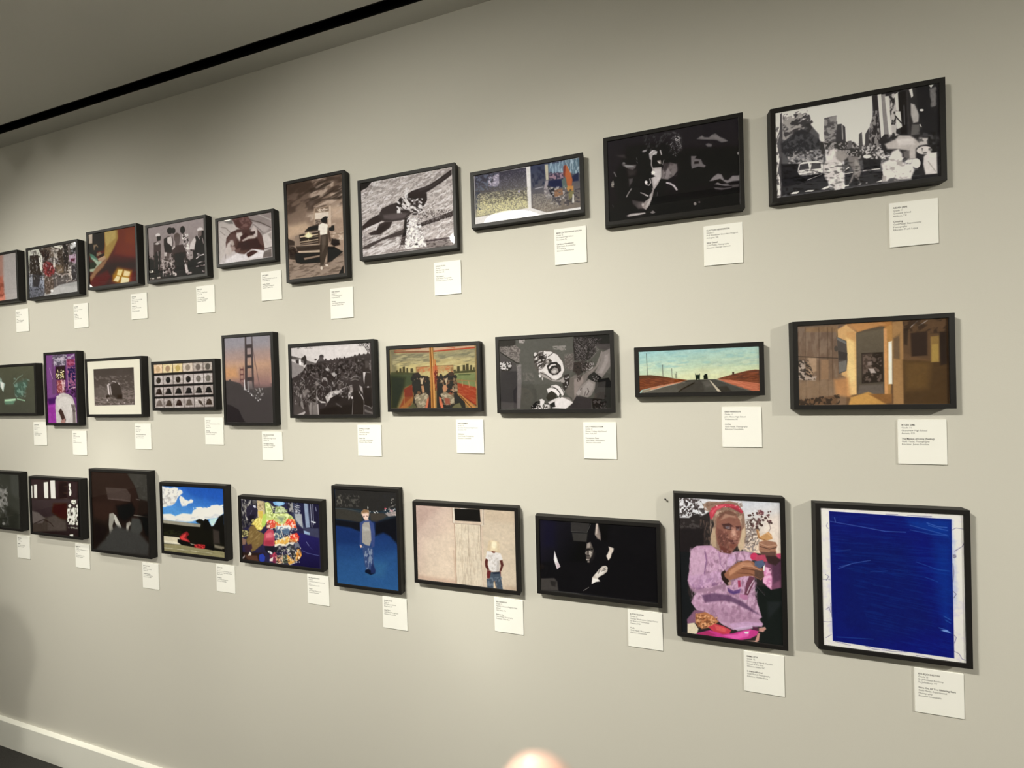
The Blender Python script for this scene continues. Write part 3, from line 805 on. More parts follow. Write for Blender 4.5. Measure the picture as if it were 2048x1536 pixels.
ART['T10'] = (0.6486, '''B 4c4a48
P d9d1c3 8 1 -9,-3 619,-6 613,350 284,343 286,215 225,119 -2,74
P e2dbcf 13 1 259,-3 615,-3 608,206 508,366 456,284 443,163 257,126
P b9b1a4 20 0.6 288,141 322,11 353,17 348,300 316,294
P cfc6b8 4 1 -5,2 37,2 29,165 11,237 26,353 11,445 38,543 24,645 -4,650
P 3d3a39 4 1 35,15 47,4 45,300 34,543 38,647 28,650 24,447 33,203
T 4a4745 3 0.9 0.55 4 8,5 -7,21 2,103 39,110 44,648 -1,641
P 8b857c 8 1 50,47 179,27 209,116 176,175 143,187 61,218 47,206
T 2e2c2c 5 0.9 0.5 5 29,-7 6,23 53,19 211,15 256,135 215,201 77,230 50,169
T d8d0c2 4 0.8 0.62 6 21,-5 3,13 41,-12 243,3 257,98 80,100
P 2b2a2b 10 1 36,241 78,212 136,167 184,158 239,206 286,251 308,311 283,398 91,383 43,299
T 4b4a48 8 0.7 0.55 7 12,2 0,14 54,170 286,215 306,402 50,376
P 6f6c68 8 1 75,343 284,325 315,349 306,439 90,402
T a59e94 5 0.7 0.56 8 12,2 0,13 76,305 316,331 306,430 82,400
T 2a2929 5 0.8 0.58 18 15,3 0,13 76,305 316,331 306,430 82,400
P 252425 8 1 33,392 155,413 169,508 312,514 995,594 994,628 616,600 311,587 151,599 36,637
P 2f2e2e 12 1 37,581 312,532 617,547 660,590 659,634 388,636 69,642
P c6beb2 5 1 142,467 151,417 179,403 271,410 306,430 305,503 217,507 153,497
P 3a3838 3 1 159,418 211,418 218,461 150,459
P 454341 3 1 235,422 290,427 293,469 226,467
T 5a5754 2 0.8 0.55 8 15,3 0,7 142,457 305,476 304,512 153,497
P 7f7a73 4 1 320,102 398,95 398,291 386,325 324,305 314,220
T 3e3b3a 2 0.8 0.56 9 20,2 1,15 320,102 402,96 397,327 316,312
S 4a4745 1 0.9 40 3 7,2 0 323,139 397,145 394,290 324,286
P 3a3837 4 1 400,164 427,165 450,192 452,301 470,341 393,354 386,307
L 8d877e 7 2 1 431,175 433,279
P 33312f 10 1 285,270 501,311 545,373 619,404 662,466 392,436 299,364
T 9a938a 4 0.8 0.6 10 11,2 0,11 309,274 664,359 692,471 330,407
P 5a5652 3 1 463,299 486,299 489,353 462,358
P 4a4744 3 1 532,262 551,248 556,375 530,379
P 403d3b 3 1 570,270 596,221 601,401 567,395
P 2d2a2a 6 1 615,2 656,-3 653,161 666,288 649,401 590,399 601,204 624,137
T 8f8980 3 0.8 0.55 11 9,2 0,22 595,114 661,110 656,402 590,390
P 2b2929 7 1 656,-3 1005,2 1001,638 890,628 857,500 692,471 657,358
P d3ccc0 3 1 649,0 671,-2 684,292 665,315
P 7a756e 4 1 672,5 696,6 709,297 684,292
P c5beb1 3 1 692,23 714,24 731,301 712,324
T b6afa3 3 0.9 0.5 12 12,5 -5,29 714,15 772,10 789,312 723,317
P c9c1b4 4 1 747,22 772,10 777,134 759,139
P 1f1d1d 5 1 769,14 815,11 817,318 778,310
P cdc5b8 4 1 755,147 781,148 789,260 760,271
L 232121 7 2 1 751,173 786,233
L 4a4745 7 2 1 803,113 804,245
L 35312f 7 3 1 822,12 831,320
P c0b9ac 4 1 833,6 851,1 857,55 846,66
P 9b958b 7 1 842,104 863,117 890,193 882,243 854,246 841,182
P 55524d 8 1 847,254 889,262 888,331 838,331
P 232223 10 1 872,-11 1011,3 1006,354 908,353 890,227
P d6cfc3 3 1 946,1 977,-5 959,21
P 6d6963 7 1 952,33 984,23 981,151 961,156
T 605d58 3 0.8 0.5 13 8,1 0,18 949,23 991,16 988,153 954,154
E d9d2c6 3 1 903,165 11,2 0,8
L c9c2b5 5 2 1 892,263 899,281
T 4c4947 7 0.6 0.6 19 15,3 0,18 695,294 1006,337 1005,423 708,385
T b3aca1 3 0.9 0.55 14 12,2 0,13 545,355 664,359 692,471 558,465
E cfc8bc 3 1 578,433 23,4 0,13
P b4aca1 10 1 347,345 378,333 401,355 392,399 422,441 429,506 439,580 434,643 380,649 342,592 312,532 305,457 330,407
T dcd5ca 7 0.7 0.55 15 18,3 -1,31 316,331 439,371 442,645 341,638
P 857e75 10 1 385,362 439,362 469,413 422,450 392,418
P 6f6962 7 1 461,412 522,423 542,534 526,586 541,624 496,563 480,605 465,612 497,527 468,467
P 8e877d 7 0.7 506,438 528,478 535,533 504,555 498,500
P 282727 7 1 551,446 662,466 654,535 557,528
L c4bcae 5 2 1 440,535 489,534
L cfc7ba 6 2 1 554,532 654,534
L b5ada1 4 2 1 201,542 296,516
L cfc7ba 7 2 1 436,516 467,490
P d8d0c3 2 1 86,631 110,619 151,619 134,634
P d8d0c3 2 1 183,627 207,619 251,622 231,632
P d8d0c3 2 1 290,625 310,615 342,606 341,624 310,631
P d8d0c3 2 1 436,621 465,619 465,628 438,628
P d8d0c3 2 1 522,623 541,620 537,628 519,627
P d8d0c3 2 1 563,623 577,619 577,626
P d8d0c3 2 1 630,625 666,617 663,628 634,628
P a39b90 10 1 686,363 752,340 767,317 831,329 866,362 894,402 865,432 864,501 828,495 815,431 765,413 700,401
P bdb5a9 13 0.8 752,340 852,351 858,396 766,387
P c5bdb1 10 1 662,501 706,482 729,424 765,413 786,452 785,514 842,541 855,579 833,636 762,629 719,600 696,631 667,627 675,575
T 8d867c 6 0.8 0.55 16 21,13 -7,19 662,466 857,500 847,647 667,627
T ddd6cb 6 0.8 0.58 26 29,-7 5,18 663,412 857,500 833,619 667,609
P 5e5954 8 1 794,436 829,434 828,486 796,481
E c4bcb0 3 1 867,532 24,5 -1,34
E b8b0a4 4 1 914,449 44,4 2,29
P a9a297 10 1 887,357 936,367 936,410 886,410
P bab2a6 7 1 910,492 935,471 983,475 984,626 918,620 905,544
L 8f887d 5 3 1 934,531 974,607
P d0c9bd 7 0.7 945,481 979,483 976,504 941,502
P 232223 5 1 840,620 1001,625 1001,646 840,646
T 101010 7 0.5 0.62 21 30,6 0,13 41,393 662,483 659,679 69,642
T 161616 7 0.6 0.58 22 23,4 0,22 874,311 999,336 997,473 906,474''')
ART['M1'] = (0.6629, '''B 4c4c40
G 50503f 4a4a3e 3 565,12 527,653 *
P 8a9a86 14 1 209,151 244,163 250,206 327,241 307,283 276,359 235,314 201,281
P cfd6bd 11 1 206,205 292,229 290,272 268,348 228,282
L 6f8069 11 8 1 517,245 624,163 728,123
P 485a4a 46 1 534,246 808,189 837,253 727,420 591,439 544,375
T 7d967f 14 0.6 0.58 3 35,-17 42,34 522,160 890,192 776,442 540,439
L 6c7f6a 11 8 1 701,293 711,420
P 8fae86 14 1 296,467 556,455 563,482 432,512 293,511
P a9c79a 11 1 296,473 538,462 537,481 329,492
P 5d7a5f 19 1 294,500 537,492 500,535 309,538
L 8fae86 16 11 1 590,461 757,490''')
ART['M2'] = (1.5101, '''B 6d4470
P 7a4f7c 41 1 17,-4 279,-9 320,1112 246,1527 16,1527
P 8d3f8a 53 1 -35,1041 273,1045 284,1530 16,1530
T a04c9c 20 0.7 0.5 2 75,2 -4,66 -34,1024 296,1078 285,1527 16,1527
P 4c2a5a 41 1 20,975 278,945 271,1078 39,1109
P 5e5560 28 1 227,14 705,2 666,263 265,248
T b5aab0 12 0.8 0.52 3 63,-10 9,26 203,-12 951,-3 945,111 217,196
T b9a9b0 12 0.9 0.52 6 70,18 -15,24 261,82 628,48 641,278 264,264
P 3a2b33 24 1 315,266 643,245 650,574 300,548
S e8dc9a/d9c98a/fff3c0 4 1 10 3 22,10 -1 306,340 612,351 621,412 312,409
S f5e9a0/e0cf80/fff6c8 4 1 14 4 18,18 -1 301,428 603,431 600,490 303,488
S d9c98a/e8dca0 4 1 9 5 16,10 -1 333,495 592,497 590,523 346,526
P 7e3a50 24 1 699,117 944,127 938,257 715,281
P 35304f 28 1 714,297 961,274 961,729 738,772 713,543
T b06a80 10 0.8 0.58 7 56,15 -19,31 700,100 982,112 960,761 714,772
L c98fa0 16 8 1 699,117 697,379
L b98f98 16 8 1 718,461 728,740
L cdb0b4 18 8 1 738,772 949,736
P 6b3e4a 28 1 324,565 626,557 635,852 333,863
P 8f4a4c 28 1 361,582 525,570 535,850 359,847
L d8a29a 18 12 1 513,570 526,784
P b08888 16 1 537,587 622,622 589,786 511,834
T e8cfc8 10 0.7 0.6 8 35,1 -2,30 349,565 625,573 610,852 334,847
P 584452 33 0.5 227,14 309,614 282,879 180,877 187,278
L b090a4 16 12 1 109,292 199,528
P c0b4ac 14 1 275,995 434,865 560,851 732,887 852,954 917,1102 957,1281 956,1525 284,1530 264,1194
P cfc4ba 28 0.7 324,1029 582,917 801,986 835,1280 650,1509 612,1279 519,1147 365,1212
P 4a3b38 16 1 362,1261 441,1196 513,1262 603,1444 574,1518 500,1510 409,1328
P a27870 16 1 440,1460 580,1411 574,1518 437,1518
P 776b66 20 1 794,1117 917,1102 932,1517 834,1517 836,1248
T 564c4a 10 0.7 0.5 9 35,1 -2,30 795,1100 942,1102 945,1281 810,1280
E c9bdb4 8 1 367,938 60,1 -2,30
T 2f2630 12 0.8 0.5 19 50,1 -2,33 567,719 960,761 960,989 828,938 635,852''')
ART['M3'] = (0.7041, '''B ece5d0
P 554d46 3 1 119,103 880,104 876,585 118,591
G 4f4842 5d544c 2 480,109 456,585 119,103 880,104 876,585 118,591
T 7d736a 11 0.6 0.6 2 44,9 -6,14 132,191 872,205 873,585 118,587
P 6d645b 34 0.6 130,353 400,350 393,491 123,487
T 85796e 9 0.7 0.5 3 34,-6 4,11 613,401 883,388 876,585 631,578
T 94887c 9 0.7 0.55 4 34,5 -4,13 131,468 608,494 604,582 125,587
P 463f3a 16 1 442,323 538,288 617,318 651,439 648,504 554,503 449,454
P 3a332f 11 1 557,456 650,448 648,504 554,503
P 3d3631 11 1 340,462 395,444 421,472 352,495
P b3a99d 6 1 367,321 402,298 443,309 408,322 411,397 422,454 395,448 378,378
P d2c8bb 4 1 377,321 395,317 409,444 395,444
P a2988d 6 1 421,327 441,337 451,407 456,450 436,449 427,397
L bdb3a7 10 6 1 471,277 512,280 538,292
L b5ab9f 13 6 1 584,303 604,319
L 7d736a 7 6 1 527,246 580,261
P c9bfb2 6 1 351,514 378,509 384,528 363,533
E b5a99d 4 1 685,558 16,0 0,9
E a59a8e 4 1 836,557 11,0 0,9
E 9a8e83 4 1 578,563 19,0 0,9''')
ART['M4'] = (0.5531, '''B 2a2120
P d8b890 3 1 -4,0 152,0 150,113 -5,114
T efe6da 8 0.35 0.58 0 22,1 -1,13 -4,0 152,0 146,113 -10,114
E c0a07a 8 1 73,61 39,1 -2,39
P d9c493 3 1 156,0 325,0 324,111 156,113
T efe6da 8 0.35 0.58 1 22,1 -1,13 156,0 325,0 320,111 151,113
E a08468 8 1 241,61 39,1 -2,39
P d6c08c 3 1 330,0 496,0 494,110 329,111
T efe6da 8 0.35 0.58 2 22,1 -1,13 330,0 496,0 491,110 325,111
E b59c60 8 1 413,60 39,1 -2,39
P c9b8a4 3 1 500,0 667,0 666,109 499,110
T efe6da 8 0.35 0.58 3 22,1 -1,13 500,0 667,0 662,109 495,110
E 8a7c6c 8 1 584,59 39,1 -2,39
P a89a8c 3 1 671,0 833,1 832,107 671,109
T efe6da 8 0.35 0.58 4 22,1 -1,13 671,0 833,1 829,107 667,109
E 6c625a 8 1 752,59 39,1 -2,39
P a39688 3 1 838,1 980,1 979,107 837,107
T efe6da 8 0.35 0.58 5 22,1 -1,13 838,1 980,1 975,106 833,107
E 5c564e 8 1 909,58 39,1 -2,39
P b2a69c 3 1 -3,144 153,143 151,261 -4,262
T efe6da 8 0.35 0.58 6 22,1 -1,13 -3,144 153,143 148,261 -8,262
E 3b3632 8 1 75,207 39,1 -2,39
E 8a7f76 9 0.35 59,194 10,3 -7,12
P a99d93 3 1 158,143 327,141 325,259 157,261
T efe6da 8 0.35 0.58 7 22,1 -1,13 158,143 327,141 321,259 152,261
E 2c2827 8 1 242,205 39,1 -2,39
E 8a7f76 9 0.35 227,193 10,3 -7,12
P a99d93 3 1 331,142 497,140 495,257 330,259
T efe6da 8 0.35 0.58 8 22,1 -1,13 331,142 497,140 492,257 326,258
E 38332e 8 1 414,204 39,1 -2,39
E 8a7f76 9 0.35 399,191 10,3 -7,12
P b0a49a 3 1 501,140 669,139 667,256 501,257
T efe6da 8 0.35 0.58 9 22,1 -1,13 501,140 669,139 663,256 496,257
E 2a2523 8 1 585,203 39,1 -2,39
E 8a7f76 9 0.35 570,190 10,3 -7,12
P b5a99f 3 1 673,139 835,138 833,254 672,256
T efe6da 8 0.35 0.58 10 22,1 -1,13 673,139 835,138 830,254 668,256
E 6b635b 8 1 754,201 39,1 -2,39
E 8a7f76 9 0.35 739,189 10,3 -7,12
P a89c92 3 1 839,138 981,137 980,253 838,254
T efe6da 8 0.35 0.58 11 22,1 -1,13 839,138 981,137 976,252 834,254
E 6d665c 8 1 910,200 39,1 -2,39
E 8a7f76 9 0.35 896,188 10,3 -7,12
P a2968c 3 1 -2,291 154,290 152,406 -3,408
T efe6da 8 0.35 0.58 12 22,1 -1,13 -2,291 154,290 149,406 -7,408
E 3a3330 8 1 78,347 39,1 -2,36
P 3a3330 8 1 39,348 120,349 136,386 12,384
E 8a7f76 9 0.35 60,340 10,3 -7,12
P 9d9188 3 1 159,289 328,288 326,404 158,406
T efe6da 8 0.35 0.58 13 22,1 -1,13 159,289 328,288 322,404 153,406
E 302a28 8 1 246,345 39,1 -2,36
P 302a28 8 1 207,346 286,348 302,384 181,382
E 8a7f76 9 0.35 228,339 10,3 -7,12
P 9f938a 3 1 332,287 498,286 496,402 331,404
T efe6da 8 0.35 0.58 14 22,1 -1,13 332,287 498,286 493,402 327,404
E 28221f 8 1 417,344 39,1 -2,36
P 28221f 8 1 380,344 457,345 473,381 354,379
E 8a7f76 9 0.35 400,337 10,3 -7,12
P 9a8e86 3 1 503,286 670,284 668,400 502,402
T efe6da 8 0.35 0.58 15 22,1 -1,13 503,286 670,284 665,400 497,402
E 1f1a1e 8 1 588,342 39,1 -2,36
P 1f1a1e 8 1 551,342 627,344 643,380 526,378
E 8a7f76 9 0.35 571,335 10,3 -7,12
P a3978d 3 1 674,284 836,282 834,398 673,400
T efe6da 8 0.35 0.58 16 22,1 -1,13 674,284 836,282 831,398 669,399
E 2a2421 8 1 757,340 39,1 -2,36
P 2a2421 8 1 721,340 795,342 811,377 696,375
E 8a7f76 9 0.35 740,333 10,3 -7,12
P a0948a 3 1 840,282 982,281 981,396 839,398
T efe6da 8 0.35 0.58 17 22,1 -1,13 840,282 982,281 978,396 835,398
E 231d1c 8 1 913,338 39,1 -2,36
P 231d1c 8 1 878,339 951,340 966,375 853,373
E 8a7f76 9 0.35 897,332 10,3 -7,12
P a3978d 3 1 0,435 156,433 153,556 -2,558
T efe6da 8 0.35 0.58 18 22,1 -1,13 0,435 156,433 150,556 -6,558
E 6b6058 8 1 80,494 39,1 -2,36
P 6b6058 8 1 41,495 121,496 137,532 14,531
E 8a7f76 9 0.35 62,487 10,3 -7,12
P a0948a 3 1 160,434 329,432 327,554 159,556
T efe6da 8 0.35 0.58 19 22,1 -1,13 160,434 329,432 323,554 154,556
E 4a403a 8 1 247,493 39,1 -2,36
P 4a403a 8 1 208,494 287,495 303,531 182,530
E 8a7f76 9 0.35 229,486 10,3 -7,12
P a59990 3 1 333,432 499,431 497,552 332,554
T efe6da 8 0.35 0.58 20 22,1 -1,13 333,432 499,431 494,552 328,554
E 3b322e 8 1 418,491 39,1 -2,36
P 3b322e 8 1 381,492 458,493 474,528 355,527
E 8a7f76 9 0.35 401,484 10,3 -7,12
P a3978e 3 1 504,431 671,429 669,550 503,551
T efe6da 8 0.35 0.58 21 22,1 -1,13 504,431 671,429 665,550 498,551
E 5d534b 8 1 589,489 39,1 -2,36
P 5d534b 8 1 552,490 628,491 644,526 527,525
E 8a7f76 9 0.35 572,482 10,3 -7,12
P a99d93 3 1 675,429 837,428 835,548 674,550
T efe6da 8 0.35 0.58 22 22,1 -1,13 675,429 837,428 832,548 670,550
P 4c433d 8 1 734,457 786,473 826,538 743,497
E 8a7f76 9 0.35 741,481 10,3 -7,12
P a79b91 3 1 841,427 983,426 981,546 840,548
T efe6da 8 0.35 0.58 23 22,1 -1,13 841,427 983,426 978,546 836,548
E 453c37 8 1 914,486 39,1 -2,36
P 453c37 8 1 879,487 952,487 967,522 854,521
E 8a7f76 9 0.35 898,479 10,3 -7,12
L 2a2120 5 3 0.8 155,-22 158,548
L 2a2120 5 3 0.8 328,-16 331,549
L 2a2120 5 3 0.8 498,-9 502,551
L 2a2120 5 3 0.8 669,-2 673,552
L 2a2120 5 3 0.8 835,5 839,554''')
ART['M5'] = (1.441, '''B 4a4442
G 8f8a8e b9917a 3 450,-1 487,538 -14,1 974,-4 985,796 -1,740
G c09a7c 8c6c66 104 431,459 437,813 -8,426 981,435 991,887 -12,771
P d09a68 80 0.8 -12,520 231,513 303,686 1,693
P 9a9496 121 0.8 -14,1 974,-4 972,179 -17,176
P 46403e 14 1 0,724 101,727 319,779 413,905 604,1016 725,881 992,856 991,1451 10,1461
P 4a4441 28 1 571,877 992,856 987,977 642,1032
P 2d2829 14 1 13,1132 104,1148 271,1227 335,1352 411,1444 9,1468
E 3b3432 7 1 92,719 16,0 -1,15
P 4a403f 7 1 446,-1 480,1 448,906 418,874
P 4a403f 7 1 591,-5 611,-4 614,863 587,862
P 4f4544 10 0.4 446,6 485,9 480,139 441,137
P 453b3a 7 1 449,129 611,127 610,191 448,192
P 453b3a 7 1 450,298 610,295 612,347 448,352
P 453b3a 7 1 450,483 610,481 612,527 448,533
P 453b3a 7 1 450,683 614,680 615,741 447,749
P 483e3d 7 1 467,169 492,170 473,875 446,875
P 483e3d 7 1 573,168 596,169 595,863 571,862
L 57494a 9 5 1 607,176 664,483 728,820
L 6d5a56 5 3 1 639,391 635,482
L 8d7468 3 3 0.6 487,538 484,661
L 8d7468 3 3 0.6 507,539 504,661
L 8d7468 3 3 0.6 526,539 523,662
L 8d7468 3 3 0.6 546,540 543,662
L 8d7468 3 3 0.6 565,541 562,663
L 8d7468 3 3 0.6 584,541 581,664
P 6f4a46 5 1 319,501 331,501 327,779 315,779
P 6f4a46 5 1 386,500 398,501 402,781 391,781
P 6b4542 5 1 318,532 401,532 400,559 317,560
P 6b4542 5 1 318,617 401,616 400,640 317,640
P 6b4542 5 1 319,705 402,704 401,726 318,727
L 5a4644 5 3 1 314,717 417,813
P e9e2da 7 1 397,720 417,720 425,897 406,892
P 9c9590 12 0.8 468,752 508,746 510,938 481,922
P 7c7672 21 0.5 478,753 576,747 600,878 503,876
S f0ece4/c9c3bb 3 1 16 2 9,7 -1 385,873 434,882 605,1000 717,1078 679,1078 490,937
S a39c96/c4beb6 5 0.8 34 3 9,9 -1 571,877 802,867 814,1065 660,1078 567,969''')
ART['M6'] = (0.7308, '''B 4a4341
P d9cfc6 4 1 -11,9 980,-2 979,111 855,118 629,153 429,164 302,185 198,194 181,220 73,296 -2,334
P e4dad0 28 0.7 84,10 932,2 928,109 553,143 240,143
P 6f6762 4 1 -10,93 48,102 302,179 294,198 198,194 -6,106
P 5b5450 4 1 -10,89 72,113 67,136 -7,126
P 958c86 6 1 -5,147 157,213 164,246 72,310 4,331
P f4ece2 3 1 99,134 124,132 127,198 103,196
P 3c3634 3 1 54,142 97,141 97,184 61,173
P 3a3431 4 1 120,128 161,107 178,91 193,108 200,148 186,194 158,200 163,153
T 4c4543 3 0.8 0.55 2 11,0 0,6 76,7 293,4 284,27 83,24
E 4a4340 3 1 391,117 29,1 -1,21
E 4a4340 3 1 315,146 15,0 0,10
P 5d5551 6 1 368,122 407,124 429,164 334,167
T 4a4341 4 0.9 0.5 3 11,0 0,9 822,-7 987,-5 984,86 951,97 917,33 843,29
L 3a3331 5 2 1 910,20 944,72 984,92
P 3f3836 7 1 4,348 155,259 198,194 302,198 366,162 475,166 629,159 750,145 854,131 986,124 994,728 15,737
P 453d3b 4 1 428,151 452,152 458,191 419,190
E 453d3b 3 1 441,152 12,0 -1,14
P 453d3b 4 1 494,160 517,161 523,200 485,199
E 453d3b 3 1 506,161 12,0 -1,14
P 453d3b 4 1 540,156 563,157 570,196 531,194
E 453d3b 3 1 553,156 12,0 -1,14
P 453d3b 4 1 571,151 594,152 600,190 562,189
E 453d3b 3 1 583,151 12,0 -1,14
P 453d3b 4 1 606,149 628,150 635,189 597,187
E 453d3b 3 1 618,149 12,0 -1,14
P 453d3b 4 1 632,153 655,154 661,193 623,191
E 453d3b 3 1 644,154 12,0 -1,14
P 453d3b 4 1 663,142 685,143 692,181 654,180
E 453d3b 3 1 675,142 12,0 -1,14
P 453d3b 4 1 708,156 730,157 736,196 699,194
E 453d3b 3 1 720,157 12,0 -1,14
P 453d3b 4 1 749,142 772,143 778,182 740,180
E 453d3b 3 1 761,143 12,0 -1,14
P 453d3b 4 1 791,128 813,129 819,167 782,166
E 453d3b 3 1 803,128 12,0 -1,14
P 453d3b 4 1 843,118 865,119 871,157 834,155
E 453d3b 3 1 855,118 12,0 -1,14
P 453d3b 4 1 898,120 920,121 926,159 889,158
E 453d3b 3 1 910,121 12,0 -1,14
P 453d3b 4 1 946,110 968,111 974,149 937,147
E 453d3b 3 1 958,110 12,0 -1,14
P 453d3b 4 1 329,173 353,174 359,214 320,212
E 453d3b 3 1 342,174 12,0 -1,14
P 453d3b 4 1 455,172 478,173 484,212 446,210
E 453d3b 3 1 467,172 12,0 -1,14
P 453d3b 4 1 524,171 547,172 554,211 515,210
E 453d3b 3 1 537,172 12,0 -1,14
S 564d4a/3a3331/665d58/2f2927/4a413e 4 0.9 260 5 14,18 -1 198,208 475,179 854,150 984,174 978,350 621,365 152,339 72,323
S 8f8680/7b726c/9d948d 2 0.8 120 6 4,10 -1 197,214 474,192 853,169 984,199 979,337 622,359 153,312
S 221d1c/2a2423 3 0.8 120 7 7,14 -1 197,214 474,192 853,169 984,199 979,337 622,359 153,312
E b5aca5 3 1 460,253 22,1 -1,18
P b0a7a0 5 1 509,297 548,285 570,312 546,337 523,330
L cdc4bc 6 3 1 574,306 560,363
E 4c4340 6 1 36,389 34,1 -1,36
E 433b38 6 1 125,411 35,1 -1,37
E 3d3533 6 1 255,375 39,1 -1,40
E 6f6661 6 1 67,456 29,1 -1,30
E 5d544f 6 1 301,435 26,1 -1,27
E 857b74 6 1 326,396 25,1 -1,26
E 3a3331 6 1 404,405 35,1 -1,37
E 453d3a 6 1 379,443 28,1 -1,29
E 3a3331 6 1 457,445 40,1 -2,42
E 352e2c 6 1 499,349 37,1 -1,39
E a59b93 6 1 421,373 35,1 -1,37
E 3a3230 6 1 420,399 32,1 -1,34
E 38312f 6 1 567,396 37,1 -1,39
E 453d39 6 1 620,417 34,1 -1,36
E 554c48 6 1 603,442 25,1 -1,26
E 4c4440 6 1 683,348 26,1 -1,27
E 4c4440 6 1 780,350 37,1 -1,39
E 3f3735 6 1 187,479 45,1 -2,47
L b3aaa3 6 4 0.9 398,359 452,373 458,413
L b3aaa3 6 4 0.9 591,371 651,398 653,424
L b3aaa3 6 4 0.9 128,331 167,366
L b3aaa3 6 4 0.9 466,419 500,440 502,485
L b3aaa3 6 4 0.9 357,410 403,437 406,464
L b3aaa3 6 4 0.9 668,341 698,348
L b3aaa3 6 4 0.9 742,362 795,332 839,346
L b3aaa3 6 4 0.9 521,395 535,427
L b3aaa3 6 4 0.9 102,391 158,412 164,445
P 544c48 7 1 11,415 83,457 144,551 163,704 89,724 15,730
P 8b827b 8 1 74,483 105,510 149,644 139,677 109,637
P b8aea6 5 1 48,730 163,691 171,704 137,730
P 5f5652 7 1 132,458 212,453 226,519 200,578 135,578 121,517
P 857b73 8 1 139,465 212,459 211,486 178,499 177,538 144,544
P 473f3c 7 1 120,551 248,572 250,731 170,731
P 8d847c 10 1 200,578 247,605 242,731 218,731
P 3b3431 7 1 230,407 308,462 319,573 270,619 224,572
P 9b9189 4 1 315,462 355,456 322,495 328,560 342,587 304,554
P 3a3230 6 1 331,462 401,477 453,549 429,588 350,587 321,514
L cfc5bc 6 3 1 314,514 328,554 350,587
P c5bbb2 6 1 350,580 421,594 428,608 365,607
P 7f766f 10 1 255,586 334,606 337,731 250,731
L c5bbb2 10 6 1 325,620 329,731
P bfb5ac 6 1 422,542 479,491 556,480 618,468 647,488 562,532 507,550 474,615 444,601
P dad0c6 7 0.8 446,536 509,505 617,475 555,519 461,562
L b3a9a1 8 4 1 618,468 694,444 762,427
P 8f857d 7 1 709,451 770,433 767,497 737,509
P 97897f 10 1 420,614 490,602 480,660 425,686
T 3f3835 3 0.7 0.5 4 11,0 0,9 420,608 490,602 480,673 425,679
P 332d2b 6 1 492,556 617,500 692,495 720,560 764,593 759,733 345,731 410,660
P 2b2624 14 1 347,672 457,654 763,624 759,733 345,731
L 6d6560 13 10 0.8 559,616 619,649
P 3a3331 6 1 756,388 802,364 853,384 843,448 805,485 761,452
L 8b827a 6 4 1 741,381 794,367 838,378
P c0b6ad 6 1 715,496 753,484 744,535 712,579 706,534
P e4dad0 4 1 736,544 788,542 780,561 750,570
P 2e2826 6 1 767,497 835,473 877,524 896,613 892,734 751,733
P d2c8be 4 1 835,473 849,505 877,537 897,594 862,537 834,504
P a79d95 6 1 844,428 880,448 885,512 857,486
L b9afa6 4 3 1 764,580 748,733
L b9afa6 4 3 1 895,594 889,727
P 352e2c 6 1 880,233 939,223 987,300 990,438 895,436 876,347
P 4f4743 6 1 919,184 962,186 975,243 923,260
P d8cec5 4 1 894,297 926,298 913,348 904,424 897,373
L a59c94 4 3 1 929,298 976,306
L cfc5bc 5 3 1 981,180 979,275
E b0a69e 3 1 949,453 12,0 0,13
P 2c2624 7 1 887,461 989,457 989,658 903,632
L a9a098 5 3 1 903,635 939,645 982,668 990,649
P 6f6761 6 1 901,677 995,709 994,728 900,702
T b9afa6 4 0.6 0.66 8 10,5 -12,17 5,361 359,345 696,393 690,559 462,530 302,619 28,616
T 241f1e 6 0.5 0.62 9 19,1 -1,26 5,361 359,345 696,393 989,463 982,658 690,559 302,619 24,723''')
